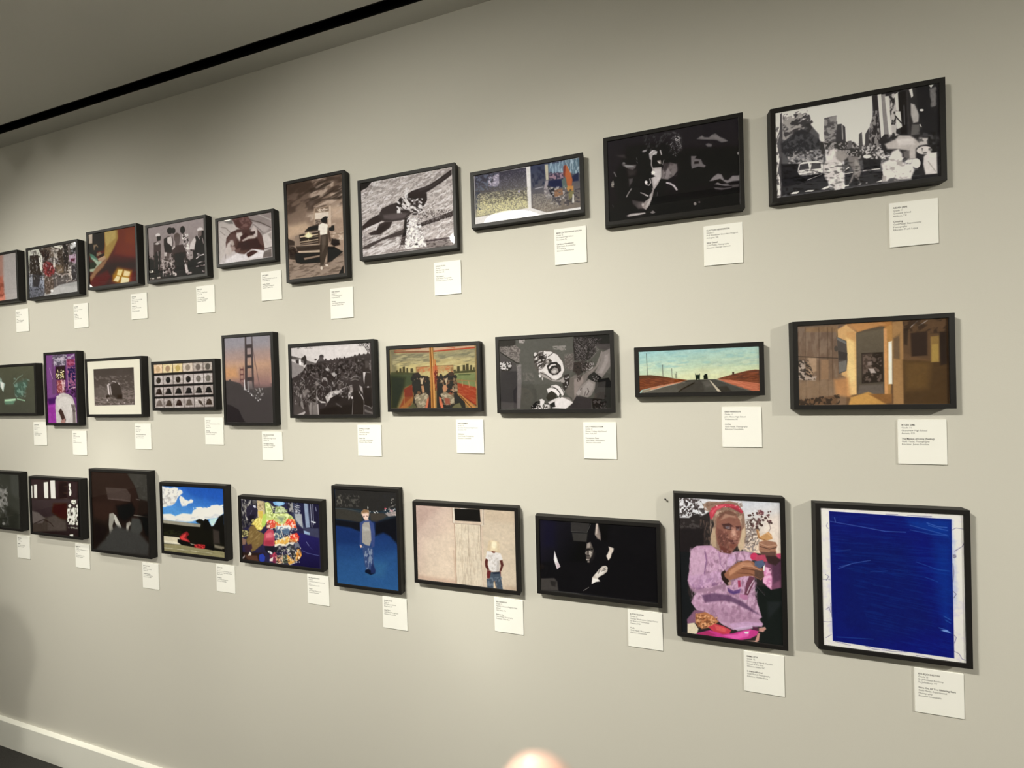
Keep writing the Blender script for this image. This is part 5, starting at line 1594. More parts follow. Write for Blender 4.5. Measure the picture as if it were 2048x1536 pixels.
ART['B5'] = (0.6466, '''B 2a2540
P 55504c 10 1 5,0 269,12 312,152 119,269 -9,330
T c2bcae 4 0.9 0.52 2 13,-3 5,27 4,4 220,8 213,184 3,251
T 1d1a26 4 0.95 0.54 12 14,-3 4,31 4,4 220,8 210,262 0,317
P d2bb8e 5 1 216,5 318,13 321,138 294,205 221,183 216,106
T 8d7753 2 0.8 0.56 3 29,6 -2,5 220,8 318,16 314,100 224,105
P d8b955 7 1 224,118 289,114 293,230 245,195
P 2b2636 4 1 72,88 127,59 201,71 224,105 214,171 154,227 104,237 64,181
P 1a1620 7 1 89,179 181,160 162,227 103,244
P d8d4dc 4 1 161,60 193,62 205,84 180,89 164,76
L 8b8494 4 2 1 146,117 123,157
P d9c25a 6 1 127,268 196,198 246,182 277,232 308,255 257,324 200,315 168,272
T f5e68a 4 0.9 0.5 4 8,3 -13,18 129,216 279,180 290,295 191,329
P 7b6238 9 1 118,282 168,272 208,321 256,337 304,359 276,458 166,539 124,556 69,482 53,444
T a38a58 6 0.6 0.55 5 32,-32 8,5 93,297 256,337 218,470 85,481
P c9bd7a 7 1 -1,330 91,336 81,389 -4,416
T 2a241c 3 0.8 0.55 6 16,-1 0,9 0,317 100,322 88,415 -5,429
P 8a6a58 7 1 -4,416 54,431 43,484 1,495
P 3a2430 7 1 26,499 127,471 134,516 90,559 40,564
P 2b1c18 14 1 -11,568 296,554 292,657 -6,653
P 55382a 11 1 30,597 197,589 211,646 62,640
P e2d3bd 3 1 72,600 99,555 123,576 114,593
P b5a9a0 4 1 -9,634 30,597 29,617 -5,647
P 3f4459 7 1 588,7 984,-2 982,244 809,270 719,226 662,117
P 8f9bab 4 1 815,1 857,5 878,240 832,249
P 20203a 7 1 743,5 811,1 824,256 768,147
P 9a968f 6 1 619,12 674,2 685,103 631,100
T 1f1b26 4 0.9 0.5 7 21,-2 -1,19 604,6 750,4 738,124 615,107
T d5d2cf 3 0.9 0.52 8 13,-1 0,10 689,8 772,35 769,122 693,102
P a9aaa8 9 1 693,115 784,115 794,258 750,224 706,177
P 1d1a30 6 1 872,4 991,3 989,256 885,252
L d9dade 6 3 1 894,9 898,114 904,238
L c5c8d0 6 3 1 924,7 924,212
L aab0c0 6 3 1 956,36 962,73
P e8e8e8 4 1 895,176 955,185 947,198 895,189
P 3d3d52 10 1 794,258 982,244 986,343 911,349
P 91a5b8 6 1 801,277 876,296 875,321 807,314
G 262058 151033 10 807,320 870,657 716,302 986,343 981,665 602,653 769,530 736,388
L 6f7aa5 4 3 1 778,485 838,505 979,518
L b9c0d8 4 2 1 831,393 860,425
L 454a78 5 4 0.8 841,417 899,462
P c5cf78 5 1 317,29 350,14 398,31 418,126 600,114 661,142 690,178 601,272 435,285 340,253 320,164
T eef2b0 4 0.9 0.5 9 21,-2 0,12 325,22 599,121 668,154 612,208 344,163
T 8d9a4a 4 0.8 0.56 10 16,4 -6,14 333,34 418,126 660,155 594,248 437,246
P 7fb0d8 4 1 422,13 478,2 549,2 580,14 564,37 492,54 445,47
P aacbe6 7 0.8 462,11 557,6 548,35 477,39
L 2a2a30 6 3 1 406,17 445,47 508,56 572,34
L 23232b 6 3 1 382,19 426,125
L 1d2026 5 3 1 317,35 324,164 324,254
L 33352c 4 2 1 426,128 599,117
P b9cf60 4 1 288,153 329,138 333,228 307,281 267,271
P dfe6b0 6 0.9 460,59 532,49 570,65 608,107 442,124
T 7d8f4a 3 0.8 0.55 21 16,-1 0,10 444,60 610,50 607,114 442,124
P d8503a 5 1 342,214 423,196 454,219 444,271 403,293 331,292
P 8b4a40 5 1 332,254 374,225 379,289 323,293
P e87a3c 6 1 454,213 532,252 580,211 613,170 698,177 718,264 578,268 468,269
P dd4b35 5 1 597,184 667,186 696,228 710,264 626,239 580,223
T f6e0c8 3 0.9 0.58 11 13,5 -11,15 334,202 721,176 724,301 338,305
P b4bc86 6 1 456,155 583,147 540,226 494,204
P 7b8a70 6 0.7 480,166 558,168 533,214
P e8e4d8 6 1 452,258 626,239 656,268 576,312 466,308
T 6c7a8c 4 0.8 0.55 12 19,-1 -1,13 452,258 725,263 654,306 450,322
P 4a5a6c 6 1 434,323 499,286 536,328 542,379 463,398 423,388
P 556a80 6 1 522,291 624,277 622,334 559,345
P c24a58 5 1 304,346 355,297 419,305 433,349 428,465 364,477 283,474 290,412
P e07a80 10 0.8 320,351 386,327 417,350 408,383 319,397
P 9b2f3f 11 0.7 301,424 415,408 412,460 299,469
P e0402e 5 1 630,334 716,308 745,343 736,394 682,393 621,372
P f08a3a 5 0.8 620,379 721,370 712,409 619,410
P e8b050 6 1 430,413 526,386 598,349 628,372 611,417 539,455 436,464
T fff0c8 3 0.8 0.6 13 15,-8 8,12 418,324 731,313 727,408 428,465
L ded6c0 9 4 1 522,304 550,378 565,402
P f3e8d0 6 0.9 429,452 493,434 571,440 603,418 689,405 664,444 428,478
P 23222b 5 1 427,484 492,453 555,467 569,503 521,527 426,529
P 6b6670 6 1 460,475 516,460 538,481 490,504
P 33353a 5 1 578,465 618,429 672,444 694,486 646,522 584,508
P 7d8078 6 1 594,470 641,446 647,490 600,501
P 6f7078 6 1 681,412 735,413 756,462 687,468
P 1d1a22 5 1 299,482 412,472 441,534 360,567 305,527
P e0dcd8 4 1 330,525 370,521 401,544 392,564 345,543
P d0405a 4 1 401,544 450,527 448,572 399,589
P e8a040 5 1 702,479 756,468 768,536 728,590 682,601
P c9762c 7 0.7 716,503 762,499 744,563 706,567
P 5a6048 5 1 527,558 583,540 595,628 524,641
P d9a04a 5 1 583,540 644,573 689,606 610,646 595,628
P 35332c 5 1 615,525 693,505 690,581 660,571
P dcb48a 6 1 440,573 536,545 524,635 468,653 438,624
P b5603a 6 0.7 463,590 511,579 493,625 453,635
L e8e0cc 6 3 1 469,650 610,649 704,605
T fbf0d8 3 0.8 0.62 14 13,3 -6,14 412,466 764,449 742,614 437,656
T 1f1c22 4 0.8 0.63 15 15,-6 6,14 299,476 764,449 742,614 405,646
P a93248 6 0.6 360,561 456,558 437,650 366,631
P efe0d0 4 1 358,612 408,582 398,628 358,632
P 2c3f9c 4 1 222,580 271,559 303,592 293,638 243,656 220,632
P 17131c 4 1 -40,670 405,653 404,672 -41,690''')
ART['B6'] = (1.3628, '''B 1e3a68
G 1c2f60 2f5c8c 3 486,453 522,1378 -2,472 1002,403 1003,1366 1,1362
P 27323a 22 1 6,-4 1000,1 1010,416 656,426 486,467 -1,441
P 2c2a28 13 1 6,-4 1000,1 1001,216 661,295 356,269 -4,276
P 3b3832 16 1 -5,291 181,287 440,323 454,411 401,459 -10,427
P 413b34 16 1 576,314 793,301 858,340 689,439 589,416
L 6b6558 6 5 0.8 5,283 181,280 406,303
T 55514a 10 0.8 0.6 2 27,-2 -1,24 30,78 415,44 408,236 23,259
T 6b655b 6 0.9 0.5 3 24,-2 -1,30 29,93 135,103 113,224 26,183
P 17181d 22 1 -1,441 401,459 413,591 242,544 -5,532
P 15161b 32 1 655,441 856,384 1005,331 1000,719 881,613 784,577 649,631
T 2c2b2c 10 0.6 0.6 8 24,-2 -1,21 703,30 999,29 993,202 696,249
S f0e8e0/d8b0a8/c9c0b8 3 1 22 4 8,6 -1 796,228 1000,230 997,331 793,315
P b5a39a 10 0.8 818,306 991,260 997,324 874,346
E e05060 8 1 825,238 12,-1 0,10
E d8a0a0 10 0.8 926,264 24,-2 -1,15
S d9d4cc 3 1 10 5 8,6 -1 577,292 711,280 710,303 576,314
L d9d4cc 8 3 1 545,228 547,258
E e8e4dc 6 1 548,246 7,-1 0,7
L 8b8680 10 5 0.6 878,223 994,176
S 77716a 3 1 8 7 8,11 -1 924,91 973,88 968,218 927,220
P 2e5585 95 0.6 13,1044 1004,834 1003,1366 1,1362
P 3a6a8c 79 0.5 535,994 836,994 763,1205 494,1204
P 1a2d5c 48 0.6 3,562 413,606 390,770 3,803
P c9a88c 10 1 440,301 484,269 560,279 567,330 557,367 455,366 436,331
P 8c6a4c 8 1 440,308 475,274 543,272 567,315 525,310 465,321
P e8c8b8 8 1 456,337 550,323 553,382 521,421 479,409 458,373
P 6b4a40 6 0.8 459,366 498,361 489,376 462,378
P 6b4a40 6 0.8 515,355 554,357 543,369 516,368
L a8705c 6 3 1 484,406 513,407
P dcb8a6 8 1 488,408 548,397 563,440 495,452
P 3c4a78 10 1 418,457 470,432 572,417 630,457 650,602 635,779 584,813 581,637 571,462 485,475 430,590 434,737 398,785 403,621
P a19a90 10 1 478,453 563,440 584,578 588,695 560,778 509,782 438,744 439,589 451,485
P b8b2aa 19 0.7 450,514 552,522 567,565 465,572
P dcb9a8 6 1 393,778 427,775 431,811 408,821
P dcb9a8 6 1 538,824 583,827 582,857 537,854
P 394a72 10 1 433,759 559,785 612,825 611,986 640,1130 579,1180 496,1160 473,1073 446,884
T 8d97a8 10 0.8 0.57 6 24,-2 -2,44 440,796 609,825 590,1106 497,1115
P 131828 8 1 471,1133 514,1113 632,1131 631,1160 562,1189 470,1162
P 243058 13 1 594,1017 641,1115 631,1160 563,1167 566,1079
L 1e2a50 8 6 1 532,847 518,1113''')
ART['B7'] = (0.7313, '''B dcc5ab
G d2b8a8 e2cbb0 2 -1,154 355,420 -7,1 420,5 408,733 2,739
P bda08f 69 0.7 -7,1 263,5 -5,273
P e6d2b8 79 0.6 80,346 403,223 394,658 90,700
P c9a890 24 0.7 3,689 409,704 407,738 2,739
P dcc9ad 6 1 694,3 996,3 999,741 692,730
P cdb699 40 0.6 704,7 996,3 998,114 701,106
P c0a488 30 0.7 890,698 1000,695 999,743 888,745
P e5d5ba 4 1 400,156 670,151 682,736 408,733
P e8dcc6 3 1 389,7 409,6 405,146 670,151 685,145 689,3 704,3 700,154 670,158 389,152
L 7a5f48 3 2 1 383,12 386,152 394,156
L 5a4636 3 2 1 699,8 695,149
L 6b5240 3 2 1 405,153 670,154
P 14120f 3 1 406,14 664,7 669,124 411,128
P f0e8da 2 1 471,3 533,5 553,2 533,11 471,13
L 9a7458 5 3 1 403,160 405,415 408,733
L b8937a 9 8 0.5 388,417 397,725
L 6b5240 4 3 1 665,156 666,392 666,487
L a88a70 3 3 1 666,487 677,736
L a39077 3 3 1 540,160 541,403 560,726
L c4b093 2 3 1 475,160 471,410 480,725
L b8a488 2 3 1 645,158 645,299 660,487
T b09a80 4 0.35 0.6 3 6,-1 0,57 404,165 670,156 672,732 408,733
P e0c9a4 4 1 745,291 790,283 846,297 852,390 791,392 724,387
P f2e0b8 14 0.9 770,294 824,294 826,378 762,384
E fff4d0 14 0.8 795,329 23,-2 -1,33
L c9ac84 3 2 1 727,387 852,392
P 6b3a2e 4 1 767,388 806,391 801,407 776,403
P ece4da 5 1 724,392 767,395 786,408 811,398 855,402 875,457 843,468 840,564 786,580 737,565 730,471 708,459
T c9bfb4 6 0.7 0.57 5 15,4 -8,19 731,424 845,414 840,564 737,565
P b8aea4 8 0.6 818,472 843,470 837,564 811,571
P 5a2a24 4 1 710,464 732,471 726,519 742,564 727,575 703,540 699,493
P 5a2a24 4 1 846,470 872,462 881,508 860,562 840,568 856,515
P 6b2a2a 5 1 722,571 757,572 760,619 745,644 717,647 716,605
P 6b2a2a 5 1 825,579 853,567 851,628 834,620
P 4a5560 5 1 756,586 845,577 857,655 869,738 815,742 793,662 776,739 717,735 713,652 745,644
P 242c3c 4 1 761,586 840,573 839,592 785,602
T 7d8790 6 0.7 0.56 6 14,-1 -1,23 720,642 863,617 864,734 717,727
P 4a2c20 6 0.9 783,663 793,662 811,740 781,739
P e8d2ae 5 1 779,678 790,667 803,736 779,739''')
ART['B8'] = (0.6421, '''B 141315
G 1f1c26 0f0f10 26 37,52 376,207 10,8 434,6 425,345 0,386
P 171528 53 0.7 29,7 148,8 142,245 31,254
P 35322f 5 1 288,7 452,5 432,86 286,90
P 3a3733 7 1 295,101 432,95 421,172 306,172
L 605c56 4 3 1 289,90 428,88 460,13
P 45403b 12 1 0,542 125,524 152,553 159,634 -3,651
P 2a2624 9 1 88,551 143,554 132,601 96,596
P ded6ce 4 1 134,273 142,299 164,370 183,415 153,442 138,400 125,356
P c9aab0 7 0.6 152,371 183,415 153,440
P fff 5 0.8 133,318 148,344 155,380 137,373
P 8f8074 9 1 508,1 523,0 533,52 549,86 543,148 513,133 493,99
P c9b9a9 6 1 508,5 521,2 514,89 499,108
P 100f10 19 1 534,3 606,11 603,152 552,148 536,69
P 5d544c 7 1 421,185 456,169 468,199 480,242 470,287 443,330 417,328 410,275
P a39688 7 1 425,189 447,176 455,200 446,223 421,225
P 1d1a19 4 1 418,234 446,227 450,245 415,252
P 1d1a19 4 1 453,227 474,227 473,241 454,240
P c4b8a8 5 1 441,246 467,261 471,278 452,307 440,281
P b5a898 4 1 408,266 421,256 418,283 409,282
L 161414 5 3 1 413,297 444,290
P bdb0a0 4 1 413,324 443,325 436,335 415,335
P 8f8376 4 1 425,340 443,336 441,354 423,354
P 2a2523 14 0.6 458,271 497,258 478,322 452,342
P d6c6b4 6 1 608,197 627,201 652,209 647,236 634,255 625,291 603,319 587,281 604,257 614,221
P e8dac8 7 0.8 609,239 630,246 620,291 603,315 589,281
P cfc2b2 4 1 461,484 492,445 528,397 554,372 580,367 597,381 592,417 561,446 526,468 509,487 530,507 490,520 455,542
P e8dece 6 1 483,455 528,415 570,419 544,448 500,479
P f2eadc 4 1 465,488 504,488 529,510 490,518 457,542
L 2a2624 4 3 1 532,401 514,443
L 3a3432 4 3 1 554,403 580,383
L 2a2624 4 3 1 540,422 579,400
L a39a8e 4 2 1 383,608 430,574
P 2b2a2b 5 0.7 159,639 365,633 658,638 1003,638 1011,650 658,651 347,648
P 4c4945 4 0.8 -3,646 168,638 347,637 347,648 -3,664''')
ART['B9'] = (1.5361, '''B 2c2624
P d9d6d2 13 1 6,-1 1012,9 1005,554 651,563 454,43 281,171 171,237 6,236
G d0d0d0 e6ccae 9 764,26 904,541 642,4 1012,9 1004,577 651,563
P e8d6c4 55 0.7 842,181 1010,125 1005,532 914,540
T 3a3230 7 0.9 0.56 2 21,-2 0,21 12,2 274,18 270,195 6,224
S 3a3230/4d4240 2 1 46 3 8,10 -1 78,16 209,21 205,176 51,197
P 2b2523 13 1 4,236 106,230 150,191 194,176 269,243 321,322 305,523 175,546 118,659 -12,1032
T 5c4a40 8 0.8 0.52 4 10,-1 -1,40 215,234 343,273 316,522 230,530
T 514a46 9 0.7 0.62 5 23,-2 0,21 6,260 236,245 234,363 2,405
P 1f1a1a 22 1 9,356 256,338 251,552 86,614 4,790
P 17191a 11 1 -3,622 108,612 75,1082 148,1253 68,1419 59,1541 -24,1553
P 151a17 13 1 746,923 1005,916 1012,1561 773,1540 818,1350 771,1150
T 8d7f78 7 0.9 0.5 6 15,-1 0,19 657,286 799,310 784,551 651,563
T 6b5a50 7 0.8 0.58 7 15,-1 0,19 659,205 821,205 795,482 653,471
S 4a3530/6b4a48/55403a 2 1 44 8 10,11 -1 701,144 913,108 920,244 819,320 718,304
P 6b3a40 7 1 791,104 823,96 851,118 847,146 802,155
T c0a090 3 0.8 0.6 9 8,-1 0,9 791,98 853,100 847,152 792,156
L 55403a 4 2 1 832,147 811,229 758,313
L 55403a 3 2 1 862,157 901,234 909,290 888,337
L 4a3a34 3 2 1 741,176 790,253 799,321
P 8d6f5c 11 1 262,77 306,34 433,32 518,16 600,35 660,147 672,296 675,376 641,541 600,545 591,453 505,576 400,586 337,544 318,428 364,283 324,168
T c9ac90 8 0.8 0.52 10 10,0 -6,70 324,145 660,124 672,538 589,546 595,267 385,282 358,566 316,522
L a08672 13 7 1 327,38 262,66 271,124 324,145
T 6d5242 7 0.6 0.6 11 30,-15 3,11 273,41 642,21 659,193 345,190
P c9b08e 11 1 593,360 667,296 670,377 641,529 610,567 590,499
P b59b7c 11 1 324,404 374,318 380,541 337,532
P b8404c 7 1 313,169 336,108 401,64 475,48 548,49 610,69 650,124 639,148 599,116 516,86 453,90 389,129 355,201 328,239
P d8606a 9 0.8 335,144 400,81 475,56 453,84 378,124 345,179
S f0c8c8 2 1 12 5 4,4 -1 326,86 641,44 650,136 345,202
P 8a2c38 9 0.7 516,74 599,93 639,148 578,117
P 8a5c4c 11 1 387,211 473,135 557,130 617,219 636,310 618,416 590,499 537,573 463,580 391,493 373,377
P a87866 11 1 532,306 563,315 588,383 571,431 520,400
P 70463c 20 0.8 385,317 489,368 509,436 464,557 402,492
P c09a80 15 0.6 473,159 557,142 576,199 514,191 429,232
P 6b4a3c 11 0.8 420,150 515,121 598,162 556,177 473,159 408,221
P 4a2e2a 10 1 438,278 512,261 553,293 521,330 459,323
P 6e6468 7 0.9 470,299 517,293 521,324 479,328
P 4a2e2a 10 1 574,291 626,288 625,334 584,331
P 7d6a68 7 0.8 584,314 615,314 609,335 586,335
L 3a2522 6 3 1 453,318 511,333 542,323
P e0b89c 10 0.7 542,329 568,338 572,385 551,398 536,364
P 5a3430 7 1 508,459 571,448 591,464 549,491 518,482
L 3f2220 6 3 1 508,448 592,447
P 7a4438 10 0.7 518,494 580,488 548,538 506,530
T 5c3a32 7 0.6 0.55 12 10,3 -11,34 383,376 510,389 506,553 401,539
T c08c78 7 0.5 0.6 13 14,4 -8,23 427,314 616,265 612,474 423,490
P 6b3c32 11 1 412,514 537,573 547,596 421,596
P bf96ac 9 1 107,660 120,587 175,540 262,527 327,522 421,590 515,599 568,571 651,557 722,568 741,647 669,666 587,662 501,763 479,812 427,794 416,843 466,954 625,820 748,819 744,1015 791,1193 809,1260 778,1287 818,1327 807,1363 716,1364 529,1437 425,1394 341,1322 256,1275 159,1263 106,1186 141,1098 163,1072 99,1020 73,939 92,853
T d8b4c4 8 0.55 0.52 14 19,-2 -1,28 109,564 743,567 789,1262 425,1394 138,1206 78,950
T 8a6478 9 0.6 0.6 15 25,2 -8,47 109,564 743,567 789,1262 425,1394 138,1206 78,950
P caa4b6 18 0.7 119,611 186,557 262,563 280,691 255,836 112,922 104,780
L 7a5276 10 8 1 261,598 275,692 250,848
T 7d5678 7 0.7 0.52 16 21,2 -5,30 101,936 415,866 435,934 142,1051
P 9a7688 15 0.8 78,974 142,1039 327,994 477,918 455,979 218,1065 120,1065
P c9a0be 20 0.5 80,890 244,849 406,797 425,888 219,1006 110,1018
P 5a3c58 18 0.8 217,1089 347,1050 495,1056 639,1120 790,1239 679,1196 535,1133 431,1123 248,1169
P a87f95 33 0.5 107,1150 247,1193 429,1181 637,1213 789,1285 798,1330 425,1382 267,1273
P cfa8c6 15 0.6 505,611 578,616 566,664 502,740 482,695
L 9c7494 7 4 1 400,586 418,725 449,769
L 6b5058 3 2 1 568,594 576,675
P a9718f 11 0.7 57,1385 137,1266 235,1265 362,1343 210,1400 62,1432
P d0a8c8 13 0.6 488,1373 655,1327 798,1318 818,1339 736,1385 529,1426
P 7a4a60 11 1 852,637 1002,600 997,917 906,950 827,891 819,811
P d88ab0 9 1 841,706 881,714 914,813 904,951 866,921 827,868
T f0b8cc 6 0.8 0.5 17 16,5 -8,23 841,706 910,722 906,939 827,879
P 4a3040 22 0.8 911,676 1003,622 999,826 927,880
P c04868 9 1 953,559 1001,549 1002,600 962,626
P 2a1c18 7 1 421,818 459,779 498,904 519,937 476,953 425,888
P 96644a 8 1 448,827 501,763 586,685 680,653 731,660 781,701 830,730 839,809 808,858 727,821 645,830 499,892 457,862
P c48e6c 13 0.8 501,787 628,681 710,673 750,715 647,726 563,792 500,845
L 5a3426 8 4 1 626,751 729,752 819,777
L 6b4230 7 4 1 584,802 707,800 798,825
P 5c4438 9 1 749,750 830,753 838,821 798,848 748,819
L d0a080 9 6 0.7 637,715 729,717 810,755
P b08a7c 7 1 482,917 519,896 519,937 492,951
P c4935f 7 1 773,311 794,310 807,389 889,326 918,358 927,402 847,432 787,402
L dcb080 7 4 0.9 807,389 878,338 917,380
L 8d5c3a 7 3 1 778,323 797,401 857,419
P 9c7058 9 1 796,447 857,419 956,434 970,467 954,513 963,581 902,643 833,604 794,528
P 5a4038 13 0.9 804,550 954,536 952,627 892,656 833,616
L c49a7c 10 6 0.8 806,458 875,486 955,468
L 4a322a 7 4 1 805,492 895,513 960,490
L b58a6c 9 6 0.7 814,537 894,541
P 3a2826 13 1 843,592 953,582 1001,622 951,684 882,668
E c8385c 7 1 747,606 36,-4 -1,40
P b84a60 9 1 773,587 853,579 872,646 801,664 751,646
P 556078 8 1 751,658 832,638 851,682 800,733 750,704
P e8e4e8 4 1 831,707 851,682 845,752 830,753
P 6b3c4c 8 1 664,909 697,824 747,831 736,901 682,1034 641,1050
L d0b8c0 9 4 1 737,866 694,952 672,1012
P b87a9a 9 1 600,1032 672,1035 681,1080 640,1091 599,1067
P a03c58 7 1 582,883 608,880 612,949 586,964
P 6b4a7a 10 1 476,977 538,1004 611,973 600,1020 537,1045 496,1033
L 4a3a70 9 4 0.8 486,1011 538,1028 590,1010
P 7a3a50 4 1 766,920 845,1003
L 8d8080 3 2 0.7 746,911 844,1020
P b8774c 10 1 147,1313 246,1276 320,1302 383,1364 317,1432 209,1471 145,1409
T e0a878 7 0.9 0.52 18 14,8 -9,17 147,1301 373,1318 339,1429 165,1466
T 6b3c24 7 0.8 0.58 19 15,-11 8,15 147,1301 373,1318 339,1429 165,1466
P e0d0b0 8 1 62,1432 134,1410 176,1476 153,1545 59,1547
P c8404c 9 1 274,1438 350,1392 424,1405 508,1440 486,1490 358,1509
P e06a60 11 0.7 339,1405 466,1435 444,1473 359,1462
P c83c84 8 1 153,1527 295,1471 422,1500 528,1473 633,1423 695,1402 776,1414 755,1463 693,1506 568,1548 421,1553 185,1558
P e868b0 13 0.8 422,1511 569,1478 632,1434 694,1414 672,1486 547,1540
P 9c2c50 11 0.7 164,1525 273,1486 358,1521 207,1555
P e8e0e8 4 1 632,1440 679,1433 673,1457 642,1462
P d8b8d0 8 0.8 529,1414 716,1359 715,1393 570,1443
P c49080 7 1 777,1379 837,1359 847,1380 816,1419 776,1414
P c49080 6 1 765,1438 785,1435 774,1517 732,1547 743,1510
P e0b098 6 0.8 630,1539 733,1524 783,1539 692,1547
P 5a2840 7 1 716,1376 767,1375 766,1403 725,1404
P 141614 4 1 -24,1559 164,1543 421,1553 783,1545 1012,1561 1012,1572 -25,1577
P 3a3c40 22 0.3 863,1081 1002,1064 1002,1086 869,1274''')
ART['B10'] = (1.226, '''B dfd8d8
P e6e0de 4 1 -2,-2 1004,-1 1005,1236 -5,1240
T c9c0c4 12 0.3 0.56 2 43,-5 -1,53 *
P 132066 4 1 67,29 924,45 922,309 924,690 924,1199 392,1192 73,1180 69,793 69,385
G 1a2060 0c2068 4 131,244 871,824 69,32 922,47 922,690 922,1197 76,1179 70,657
P 18234f 143 0.5 131,244 623,257 818,959 393,1152 116,1059
P 17408c 48 0.6 626,62 919,55 916,220 831,189 646,113
P 13408a 71 0.5 810,229 921,233 924,690 879,950 822,702
L 5a78b8 5 5 0.7 76,120 301,151 475,178 614,174
L 5a78b8 5 5 0.8 761,85 832,112 893,114
L 5a78b8 5 5 0.7 771,104 852,130 897,139
L 5a78b8 5 5 0.6 646,113 770,145 892,178
L 5a78b8 5 5 0.5 646,152 790,179 902,183
L 5a78b8 5 5 0.6 126,535 228,478 362,438
L 5a78b8 5 5 0.5 137,514 217,486
L 5a78b8 5 5 0.3 360,538 480,519
L 5a78b8 5 5 0.4 683,421 826,471 907,475
L 5a78b8 5 5 0.4 743,544 825,574
L 5a78b8 5 5 0.3 106,382 219,358
L 5a78b8 5 5 0.8 828,958 879,970 904,992
L 5a78b8 5 5 0.7 861,857 906,883
L 5a78b8 5 5 0.6 870,888 905,909
L 5a78b8 5 5 0.4 103,1142 372,1122
L 5a78b8 5 5 0.2 380,649 510,661
L 6f86c0 6 4 0.6 106,84 113,124
P 8fb0d8 6 0.8 838,975 879,970 904,992 858,985
T 2a4690 7 0.18 0.6 3 171,3 -1,8 78,45 914,56 916,564 80,520
T 30509a 7 0.15 0.64 4 126,19 -1,7 183,509 918,436 916,1175 393,1152
L 55505c 4 2 0.75 53,135 43,163 54,182 66,179
L 55505c 4 2 0.75 9,643 44,635 61,637
L 55505c 4 2 0.75 27,593 53,611 34,647
L 55505c 4 2 0.75 27,907 50,884 61,930
L 55505c 4 2 0.75 -1,1017 36,1018 65,1011
L 55505c 4 2 0.75 22,1161 63,1127
L 55505c 4 2 0.75 923,134 953,114 1002,120
L 55505c 4 2 0.75 940,307 990,265 1001,239
L 55505c 4 2 0.75 929,340 947,351 939,364 929,359
L 55505c 4 2 0.75 928,410 933,485 926,562
L 55505c 4 2 0.75 925,639 946,662 929,696
L 55505c 4 2 0.75 926,1141 956,1155 976,1197 1000,1202
L 55505c 4 2 0.75 478,30 563,27
L 55505c 4 2 0.75 627,30 710,31 793,28
L 55505c 4 2 0.75 91,1185 204,1201
L 55505c 4 2 0.75 315,1191 370,1209 414,1209
L 55505c 4 2 0.75 436,1205 500,1208 607,1198
L 55505c 4 2 0.75 670,1214 773,1223
L 55505c 4 2 0.75 63,848 69,970
L 55505c 4 2 0.75 919,996 940,1024 928,1071
E 6f6a74 4 0.6 939,349 13,-1 0,16''')

# ------------------------------------------------------------------ framed photographs
def framed(key):
    x0, x1, z0, z1 = [v * U for v in FRAMES[key]]
    cx, cz = (x0 + x1) / 2, (z0 + z1) / 2
    hw, hh = (x1 - x0) / 2, (z1 - z0) / 2
    root = empty('framed_photograph', (cx, 0, CZ + cz), LABELS[key], 'framed picture', 'black box-framed photographs on the gallery wall')
    # moulding: four mitred sides in one ring with an inner rebate
    bm = bmesh.new()
    def ring(w, h, y): return [bm.verts.new(p) for p in ((-w, y, -h), (w, y, -h), (w, y, h), (-w, y, h))]
    F = -DEPTH
    rs = [ring(hw, hh, -0.0006), ring(hw, hh, F), ring(hw - BR, hh - BR, F), ring(hw - BR, hh - BR, F + REC + 0.004),
          ring(hw - BR + 0.004, hh - BR + 0.004, F + REC + 0.004), ring(hw - BR + 0.004, hh - BR + 0.004, -0.0006)]
    for a, b in zip(rs, rs[1:] + rs[:1]):
        for i in range(4):
            j = (i + 1) % 4
            bm.faces.new((a[i], a[j], b[j], b[i]))
    obj('moulding', bm, M_FRAME, root, bevel=0.0007)
    pw, ph = hw - BR, hh - BR
    asp, lines = ART[key]
    lines = lines.strip().split('\n')
    Wp = int(min(620, max(150, PXW[key] * 1.7)))
    M = print_material(key, asp, lines, Wp)
    bm = bmesh.new()
    y = F + REC; e = 0.0035
    v = [bm.verts.new(p) for p in ((-pw - e, y, -ph - e), (pw + e, y, -ph - e), (pw + e, y, ph + e), (-pw - e, y, ph + e),
                                   (-pw - e, y + .0012, -ph - e), (pw + e, y + .0012, -ph - e), (pw + e, y + .0012, ph + e), (-pw - e, y + .0012, ph + e))]
    for f in ((0,1,2,3),(7,6,5,4),(0,4,5,1),(1,5,6,2),(2,6,7,3),(3,7,4,0)): bm.faces.new([v[i] for i in f])
    uv = bm.loops.layers.uv.new('UVMap')
    for f in bm.faces:
        for l in f.loops:
            l[uv].uv = ((l.vert.co.x + pw) / (2 * pw), (l.vert.co.z + ph) / (2 * ph))
    obj('print', bm, M, root)
    if key == 'M3':
        # window mount cut from thick board
        ax0, az0, ax1, az1 = [-pw + 2 * pw * q / 1000 if i % 2 == 0 else ph - 2 * pw * q / 1000 for i, q in enumerate(MATWIN)]
        bm = bmesh.new()
        def r2(a, b, c, d, y): return [bm.verts.new(p) for p in ((a, y, d), (c, y, d), (c, y, b), (a, y, b))]
        o1 = r2(-pw - .002, ph + .002, pw + .002, -ph - .002, y - .0004); o2 = r2(ax0, az0, ax1, az1, y - .0004)
        i2 = r2(ax0 + .0003, az0 - .0003, ax1 - .0003, az1 + .0003, y - .00005)
        for a, b in ((o1, o2), (o2, i2)):
            for i in range(4):
                j = (i + 1) % 4
                bm.faces.new((a[i], a[j], b[j], b[i]))
        mo = obj('window_mount', bm, M_MATB, root); mo['label'] = 'cream window mount'
    boxo('glass_pane', (-pw - e, pw + e, F + 0.0009, F + 0.0019, -ph - e, ph + e), M_GLASS, root)
    return root
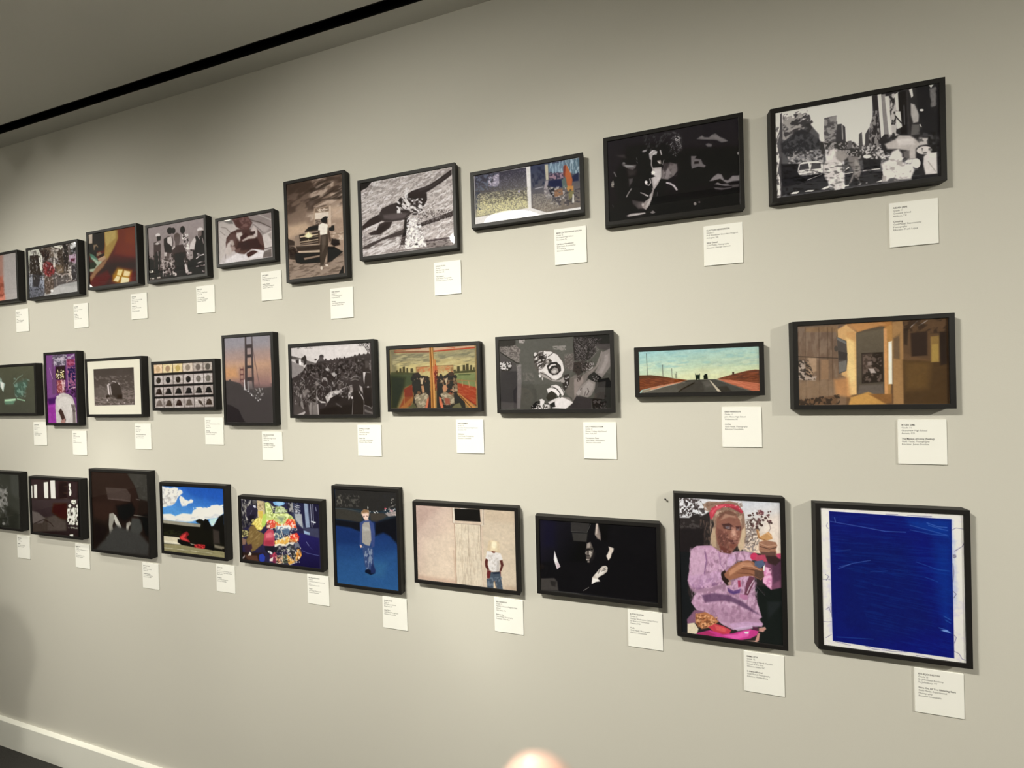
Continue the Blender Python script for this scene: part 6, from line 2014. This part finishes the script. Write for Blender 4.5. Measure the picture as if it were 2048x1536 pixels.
PXW = {'T1': 125, 'T2': 105, 'T3': 103, 'T4': 121, 'T5': 115, 'T6': 121, 'T7': 195, 'T8': 226, 'T9': 281, 'T10': 350, 'M1': 125, 'M2': 67, 'M3': 114, 'M4': 128, 'M5': 102, 'M6': 172, 'M7': 188, 'M8': 238, 'M9': 260, 'M10': 325, 'B1': 125, 'B2': 103, 'B3': 120, 'B4': 130, 'B5': 166, 'B6': 134, 'B7': 211, 'B8': 251, 'B9': 223, 'B10': 308}
MATWIN = [118, 103, 878, 588]
for k in FRAMES: framed(k)

# ------------------------------------------------------------------ caption cards
def text_mesh(lines, bold):
    cu = bpy.data.curves.new('t', 'FONT')
    cu.body = '\n'.join((l[1:] if bold else '') if l.startswith('*') else ('' if bold else l) for l in lines)
    cu.size = TS; cu.space_line = 0.0; cu.resolution_u = 2
    cu.space_line = LINE
    if bold: cu.offset = 0.00010
    o = bpy.data.objects.new('t', cu)
    COL.objects.link(o)
    dg = bpy.context.evaluated_depsgraph_get()
    me = bpy.data.meshes.new_from_object(o.evaluated_get(dg))
    bpy.data.objects.remove(o); bpy.data.curves.remove(cu)
    return me
TS = 0.0051
LINE = 1.17
TXX = 0.92
def card(key):
    x, z = [v * U for v in CARDS[key]]
    root = boxo('caption_card', (-CW / 2, CW / 2, -0.0030, -0.0002, -CH / 2, CH / 2), M_CARD, None, 0.0003)
    root.location = (x + CW / 2, 0, CZ + z + CH / 2)
    tag(root, 'small white caption card ' + WHERE[key], 'caption card', 'caption cards beneath the framed photographs')
    lines = TEXTS[key].split('|')
    bm = bmesh.new()
    for bold in (False, True):
        me = text_mesh(lines, bold)
        bm.from_mesh(me); bpy.data.meshes.remove(me)
    R_ = Matrix.Translation((-CW / 2 + 0.068 * CW, -0.0031, CH / 2 - 0.135 * CH)) @ Matrix.Rotation(math.pi / 2, 4, 'X') @ Matrix.Diagonal((TXX, 1, 1, 1))
    bmesh.ops.transform(bm, matrix=R_, verts=bm.verts[:])
    me = bpy.data.meshes.new('printed_text'); bm.to_mesh(me); bm.free()
    me.materials.append(M_INK)
    o = bpy.data.objects.new('printed_text', me); COL.objects.link(o); o.parent = root
WHERE = {
    'T1': 'under the grey and salmon blur at top left',
    'T2': 'under the street crowd picture',
    'T3': 'under the orange brown interior picture',
    'T4': 'under the group of young men',
    'T5': 'under the sleeping baby picture',
    'T6': 'under the pickup truck picture',
    'T7': 'under the swimmer picture',
    'T8': 'under the white bordered double picture',
    'T9': 'under the shadowed face picture',
    'T10': 'under the monochrome city street',
    'M1': 'under the dark green picture',
    'M2': 'under the narrow purple picture',
    'M3': 'under the cream mounted picture',
    'M4': 'under the grid of small prints',
    'M5': 'under the suspension bridge picture',
    'M6': 'under the huge crowd picture',
    'M7': 'under the mirrored bus picture',
    'M8': 'under the shouting person picture',
    'M9': 'under the empty road picture',
    'M10': 'under the amber hallway picture',
    'B1': 'under the dark smudged picture at bottom left',
    'B2': 'under the slit windows picture',
    'B3': 'under the crossed paper strips picture',
    'B4': 'under the red motorbike picture',
    'B5': 'under the patchwork skirt picture',
    'B6': 'under the boy on blue ground',
    'B7': 'under the lampshade picture',
    'B8': 'under the lit profile picture',
    'B9': 'under the woman in pink jumper',
    'B10': 'under the deep blue rectangle'}
for k in CARDS: card(k)
# a bare nail left in the wall
bm = bmesh.new()
bmesh.ops.create_cone(bm, cap_ends=True, segments=12, radius1=0.0011, radius2=0.0011, depth=0.008, matrix=Matrix.Translation((0, 0, 0)))
bmesh.ops.create_cone(bm, cap_ends=True, segments=16, radius1=0.0024, radius2=0.0021, depth=0.0012, matrix=Matrix.Translation((0, 0, 0.0042)))
bmesh.ops.rotate(bm, cent=(0, 0, 0), matrix=Matrix.Rotation(math.pi / 2, 3, 'X'), verts=bm.verts[:])
nail = obj('nail', bm, M_METAL)
nail.location = (0.0967 * U, -0.0037, CZ - 0.2912 * U)
tag(nail, 'tiny dark nail head left in the bare wall between two frames', 'nail')

SPOTLAB = ['leftmost spotlight head on the left ceiling track', 'second spotlight head from the left on the left ceiling track', 'left one of two spotlight heads beside the round opal lamp', 'right one of two spotlight heads beside the round opal lamp', 'lone spotlight head on the right ceiling track', '', '', '', 'added left downlight head close to the wall, brightening the baseboard', 'added right downlight head close to the wall, brightening the baseboard']  # downlight heads are added to brighten the baseboard ledge
# ------------------------------------------------------------------ ceiling track with spotlight heads, added downlights, and a round opal lamp
def cyl(bm, p0, p1, r0, r1, n=20, caps=True):
    p0 = Vector(p0); p1 = Vector(p1); d = p1 - p0
    q = d.to_track_quat('Z', 'Y').to_matrix().to_4x4()
    bmesh.ops.create_cone(bm, cap_ends=caps, segments=n, radius1=r0, radius2=r1, depth=d.length, matrix=Matrix.Translation((p0 + p1) / 2) @ q)
def sph(bm, p, r, sc=(1, 1, 1), sub=2, rot=None):
    mt = Matrix.Translation(Vector(p))
    if rot is not None: mt = mt @ rot
    bmesh.ops.create_icosphere(bm, subdivisions=sub, radius=r, matrix=mt @ Matrix.Diagonal((*sc, 1)))
for i, (xa, xb, lab) in enumerate(((-6.8, -0.95, 'black ceiling track carrying the left spotlights'), (0.2, 4.9, 'black ceiling track carrying the right spotlight'))):
    t = boxo('ceiling_track', (xa, xb, LY - 0.018, LY + 0.018, H - 0.03, H - 0.0005), M_METAL, None, 0.002)
    tag(t, lab, 'track', 'ceiling tracks')
for i, (x, y, z, ax, ay, az, pw, sz, bl) in enumerate(SPOTS):
    if y < -1.6: continue
    root = empty('ceiling_spotlight', (x, y, H - 0.03), SPOTLAB[i], 'spotlight', 'ceiling spotlights')
    d = (Vector((ax, ay, az)) - Vector((x, y, z))).normalized()
    o0 = Vector((x, y, z)) - Vector(root.location)
    bm = bmesh.new(); cyl(bm, o0 - d * 0.09, o0 - d * 0.004, 0.034, 0.042, 28, True)
    obj('head', bm, M_METAL, root, 0.001, True)
    bm = bmesh.new(); cyl(bm, o0 - d * 0.0035, o0 - d * 0.001, 0.034, 0.034, 28)
    obj('lens', bm, M_LENS, root)
    bm = bmesh.new(); cyl(bm, o0 - d * 0.05, Vector((0, 0, 0.003)), 0.008, 0.008, 12)
    obj('stem', bm, M_METAL, root)
lamp = empty('ceiling_lamp', (-0.64, -1.47, H), 'round white opal lamp on the ceiling, mirrored in a picture glass', 'lamp')
bm = bmesh.new(); cyl(bm, (0, 0, -0.030), (0, 0, -0.0005), 0.200, 0.205, 48); obj('rim', bm, M_METAL, lamp, 0.002)
bm = bmesh.new(); cyl(bm, (0, 0, -0.036), (0, 0, -0.0305), 0.175, 0.195, 48); obj('diffuser', bm, M_OPAL, lamp, 0.001)

# ------------------------------------------------------------------ people
def capsule(bm, a, ra, b, rb):
    sph(bm, a, ra); sph(bm, b, rb); cyl(bm, a, b, ra, rb, 18)
def chain(bm, P, R):
    for a, b, ra, rb in zip(P, P[1:], R, R[1:]): capsule(bm, a, ra, b, rb)
def remeshed(name, bm, material, parent, voxel, smooth=4):
    o = obj(name, bm, material, parent)
    r = o.modifiers.new('remesh', 'REMESH'); r.mode = 'VOXEL'; r.voxel_size = voxel; r.use_smooth_shade = True
    s = o.modifiers.new('smooth', 'SMOOTH'); s.factor = 0.5; s.iterations = smooth
    return o
def hand(bm, wrist, f, n, side, curl, index=None, sc=1.0):
    f = f.normalized(); n = (n - f * n.dot(f)).normalized(); t = f.cross(n) * side      # t points to the thumb side
    kn = wrist + f * 0.088 * sc
    for k, off in enumerate((0.030, 0.010, -0.010, -0.028)):
        base = kn + t * off * sc - f * (0.0, 0.0, 0.004, 0.012)[k]
        capsule(bm, wrist + t * off * 0.55 + f * 0.012, 0.0155, base - f * 0.006, 0.0120)
        L = ((0.042, 0.025, 0.018), (0.046, 0.029, 0.019), (0.042, 0.027, 0.018), (0.033, 0.019, 0.016))[k]
        if k == 0 and index:
            chain(bm, [base] + index, [0.0112, 0.0106, 0.0100, 0.0096])
            continue
        P = [base]; a = curl[0]
        for j in range(3):
            d = f * math.cos(a) + n * math.sin(a)
            P.append(P[-1] + d * L[j] * sc); a += curl[1]
        r = (0.0098, 0.0100, 0.0094, 0.0082)[k]
        chain(bm, P, [r, r * 0.93, r * 0.86, r * 0.78])
    tb = wrist + t * 0.022 + f * 0.022 + n * 0.006
    d1 = (f * 0.6 + t * 0.7 + n * 0.35).normalized(); d2 = (f * 0.9 + t * 0.15 + n * 0.5).normalized()
    chain(bm, [tb, tb + d1 * 0.042, tb + d1 * 0.042 + d2 * 0.032, tb + d1 * 0.042 + d2 * 0.056], [0.0150, 0.0122, 0.0108, 0.0092])
def head(bm, c, face, up):
    face = face.normalized(); sd = face.cross(up).normalized(); up = sd.cross(face)
    B = Matrix((sd, face, up)).transposed().to_4x4()
    sph(bm, c + up * 0.022 - face * 0.012, 0.1, (0.76, 0.93, 0.92), 3, B)
    sph(bm, c - up * 0.045 + face * 0.022, 0.1, (0.60, 0.66, 0.72), 3, B)
    sph(bm, c - up * 0.100 + face * 0.062, 0.022, (1.3, 0.8, 0.8), 2, B)
    capsule(bm, c + up * 0.012 + face * 0.080, 0.009, c - up * 0.028 + face * 0.103, 0.0135)
    for s in (-1, 1):
        sph(bm, c + sd * s * 0.078 - up * 0.010 - face * 0.010, 0.03, (0.32, 0.6, 1.0), 2, B)
        sph(bm, c + sd * s * 0.014 - up * 0.032 + face * 0.094, 0.009)
        sph(bm, c + sd * s * 0.036 - up * 0.018 + face * 0.060, 0.026)
        capsule(bm, c + sd * s * 0.014 + up * 0.028 + face * 0.078, 0.010, c + sd * s * 0.046 + up * 0.026 + face * 0.062, 0.009)
    return sd, face, up, B
def person(label, foot, hc, face, tilt, shL, shR, elL, elR, wrL, wrR, hipz, skin, shirt, hands, voxel, hairlen):
    root = empty('person', foot, label, 'person')
    O = Vector(foot)
    T = lambda p: Vector(p) - O
    hc, shL, shR, elL, elR, wrL, wrR = map(T, (hc, shL, shR, elL, elR, wrL, wrR))
    up = Vector((0, 0, 1)) + tilt
    bm = bmesh.new()
    sd, fc, up, B = head(bm, hc, face, up)
    mid = (shL + shR) / 2
    capsule(bm, hc - up * 0.075 - fc * 0.018, 0.056, mid + Vector((0, 0, 0.02)), 0.060)
    sph(bm, mid - Vector((0, 0, 0.04)), 0.10, (1.3, 0.8, 0.7))
    chain(bm, [shL, elL, wrL], [0.044, 0.036, 0.025]); chain(bm, [shR, elR, wrR], [0.044, 0.036, 0.025])
    capsule(bm, mid - Vector((0, 0, .02)), .05, shL, .045); capsule(bm, mid - Vector((0, 0, .02)), .05, shR, .045)
    hands(bm, wrL, wrR, O)
    hip = Vector((mid.x, mid.y, hipz))
    capsule(bm, mid - Vector((0, 0, .1)), .10, hip, .10)
    for s in (-1, 1):
        h = hip + sd * s * 0.085; k = Vector((h.x, h.y + 0.02, hipz * 0.52)); a = Vector((h.x, h.y - 0.01, 0.085))
        chain(bm, [h, k, a], [0.078, 0.050, 0.036]); capsule(bm, a, .036, Vector((a.x, a.y + 0.13, 0.035)), .028)
    remeshed('body', bm, skin, root, voxel, 3)
    bm = bmesh.new()
    sph(bm, mid - Vector((0, 0, .11)), 0.15, (1.18, 0.80, 1.05), 3); sph(bm, hip + Vector((0, 0, .07)), 0.15, (1.02, 0.82, 0.9), 3)
    sph(bm, (mid + hip) / 2, 0.145, (1.04, 0.76, 1.5), 3)
    capsule(bm, mid - Vector((0, 0, .03)), .065, shL, .060); capsule(bm, mid - Vector((0, 0, .03)), .065, shR, .060)
    eL = elL.lerp(wrL, 0.80); eR = elR.lerp(wrR, 0.80)
    chain(bm, [shL, elL, eL], [0.060, 0.048, 0.036]); chain(bm, [shR, elR, eR], [0.060, 0.048, 0.036])
    remeshed('shirt', bm, shirt, root, 0.010, 4)
    bm = bmesh.new()
    sph(bm, hip - Vector((0, 0, .02)), 0.15, (1.08, 0.86, 0.8), 3)
    for s in (-1, 1):
        h = hip + sd * s * 0.085; k = Vector((h.x, h.y + 0.02, hipz * 0.52)); a = Vector((h.x, h.y - 0.01, 0.10))
        chain(bm, [h, k, a], [0.092, 0.066, 0.060])
    remeshed('trousers', bm, M_TROU, root, 0.011, 4)
    for s in (-1, 1):
        h = hip + sd * s * 0.085
        bm = bmesh.new(); capsule(bm, (h.x, h.y - 0.04, 0.045), 0.042, (h.x, h.y + 0.15, 0.038), 0.036)
        box(bm, h.x - .045, h.x + .045, h.y - .08, h.y + .185, 0.0, 0.022)
        remeshed('shoe', bm, M_SHOE, root, 0.008, 3)
    bm = bmesh.new()
    sph(bm, hc + up * 0.040 - fc * 0.026, 0.1, (0.86, 0.96, 0.90), 3, B)
    bmesh.ops.bisect_plane(bm, geom=bm.verts[:] + bm.edges[:] + bm.faces[:], plane_co=hc + up * 0.052 + fc * 0.05, plane_no=(fc * 0.8 - up * 0.6), clear_outer=True)
    bmesh.ops.holes_fill(bm, edges=[e for e in bm.edges if e.is_boundary])
    for s in (-1, 1): capsule(bm, hc + sd * s * 0.070 + up * 0.05 - fc * 0.01, 0.026, hc + sd * s * 0.074 - up * hairlen - fc * 0.025, 0.020)
    capsule(bm, hc - fc * 0.075, 0.045, hc - fc * 0.062 - up * hairlen, 0.040)
    remeshed('hair', bm, M_HAIR, root, 0.006, 3)
    for s in (-1, 1):
        bm = bmesh.new(); e = hc + sd * s * 0.032 + up * 0.010 + fc * 0.0735; sph(bm, e, 0.0115, (1, 1, 0.75), 2, B); obj('eye', bm, M_EYE, root, 0, True)
        bm = bmesh.new(); sph(bm, e + fc * 0.0095, 0.0046, (1, .6, 1), 2, B); obj('iris', bm, M_IRIS, root, 0, True)
        bm = bmesh.new(); capsule(bm, hc + sd * s * 0.016 + up * 0.036 + fc * 0.089, 0.0032, hc + sd * s * 0.048 + up * 0.036 + fc * 0.070, 0.0026); obj('eyebrow', bm, M_HAIR, root, 0, True)
    bm = bmesh.new(); sph(bm, hc - up * 0.062 + fc * 0.083, 0.022, (1.05, 0.42, 0.34), 2, B); obj('mouth', bm, M_LIP, root, 0, True)
    return root
C0 = Vector((0, -U, CZ))
def rel(x, y, z): return Vector((x, y, CZ + z))
TIP = C0 + RIGHT * 0.0029 + DOWN * 0.0525 + FWD * 0.04
def ph_hands(bm, wl, wr, O):
    idx = [rel(.016, -1.004, -.104) - O, rel(-.004, -.9990, -.074) - O + (TIP - rel(-.0099, -1.0075, -.049)), TIP - O]
    hand(bm, wr, rel(.058, -1.045, -.118) - O - wr, Vector((-.5, -.8, -.1)), 1, (0.5, 0.75), idx)
    hand(bm, wl, Vector((-.02, .06, .09)), Vector((.7, -.5, .1)), -1, (0.4, 0.7))
photographer = person('person in navy cloth taking the picture, one fingertip blurred at the bottom edge',
    (0.37, -1.34, 0), rel(.37, -1.30, .0), Vector((-.55, .8, -.05)), Vector((-.03, .06, 0)),
    rel(.20, -1.34, -.25), rel(.54, -1.33, -.25), rel(.06, -1.30, -.47), rel(.37, -1.19, -.40), rel(-.105, -1.13, -.22), rel(.115, -1.085, -.20),
    0.86, M_SKIN, M_SHIRT, ph_hands, 0.0045, 0.03)
bm = bmesh.new()
nl = TIP - Vector(photographer.location) + Vector((-0.001, 0.0068, 0.002))
sph(bm, nl, 0.006, (0.85, 0.35, 1.0), 3); obj('fingernail', bm, M_NAIL, photographer, 0, True)
phone = empty('phone', C0 - FWD * 0.010 - RIGHT * 0.045 + DOWN * 0.010, 'black phone held up sideways by the photographer', 'phone')
phone.rotation_euler = Matrix((RIGHT, -DOWN, -FWD)).transposed().to_euler()
boxo('case', (-.076, .076, -.036, .036, 0.0, .0080), M_PHONE, phone, 0.003)
boxo('screen', (-.073, .073, -.033, .033, .0080, .0084), M_SCREEN, phone)
def vis_hands(bm, wl, wr, O):
    hand(bm, wr, Vector((0.0, .05, -1)), Vector((-1, .1, 0)), 1, (0.15, 0.25))
    hand(bm, wl, Vector((0.0, .05, -1)), Vector((1, .1, 0)), -1, (0.15, 0.25))
visitor = person('person with dark hair and black top standing back from the wall looking at pictures',
    (-0.73, -2.05, 0), rel(-.73, -2.00, -.13), Vector((.05, 1, 0)), Vector((0, .02, 0)),
    rel(-.91, -2.03, -.37), rel(-.55, -2.03, -.37), rel(-.95, -2.04, -.65), rel(-.51, -2.04, -.65), rel(-.93, -1.98, -.88), rel(-.53, -1.98, -.88),
    0.80, M_SKIN2, M_SHIRT2, vis_hands, 0.006, 0.20)
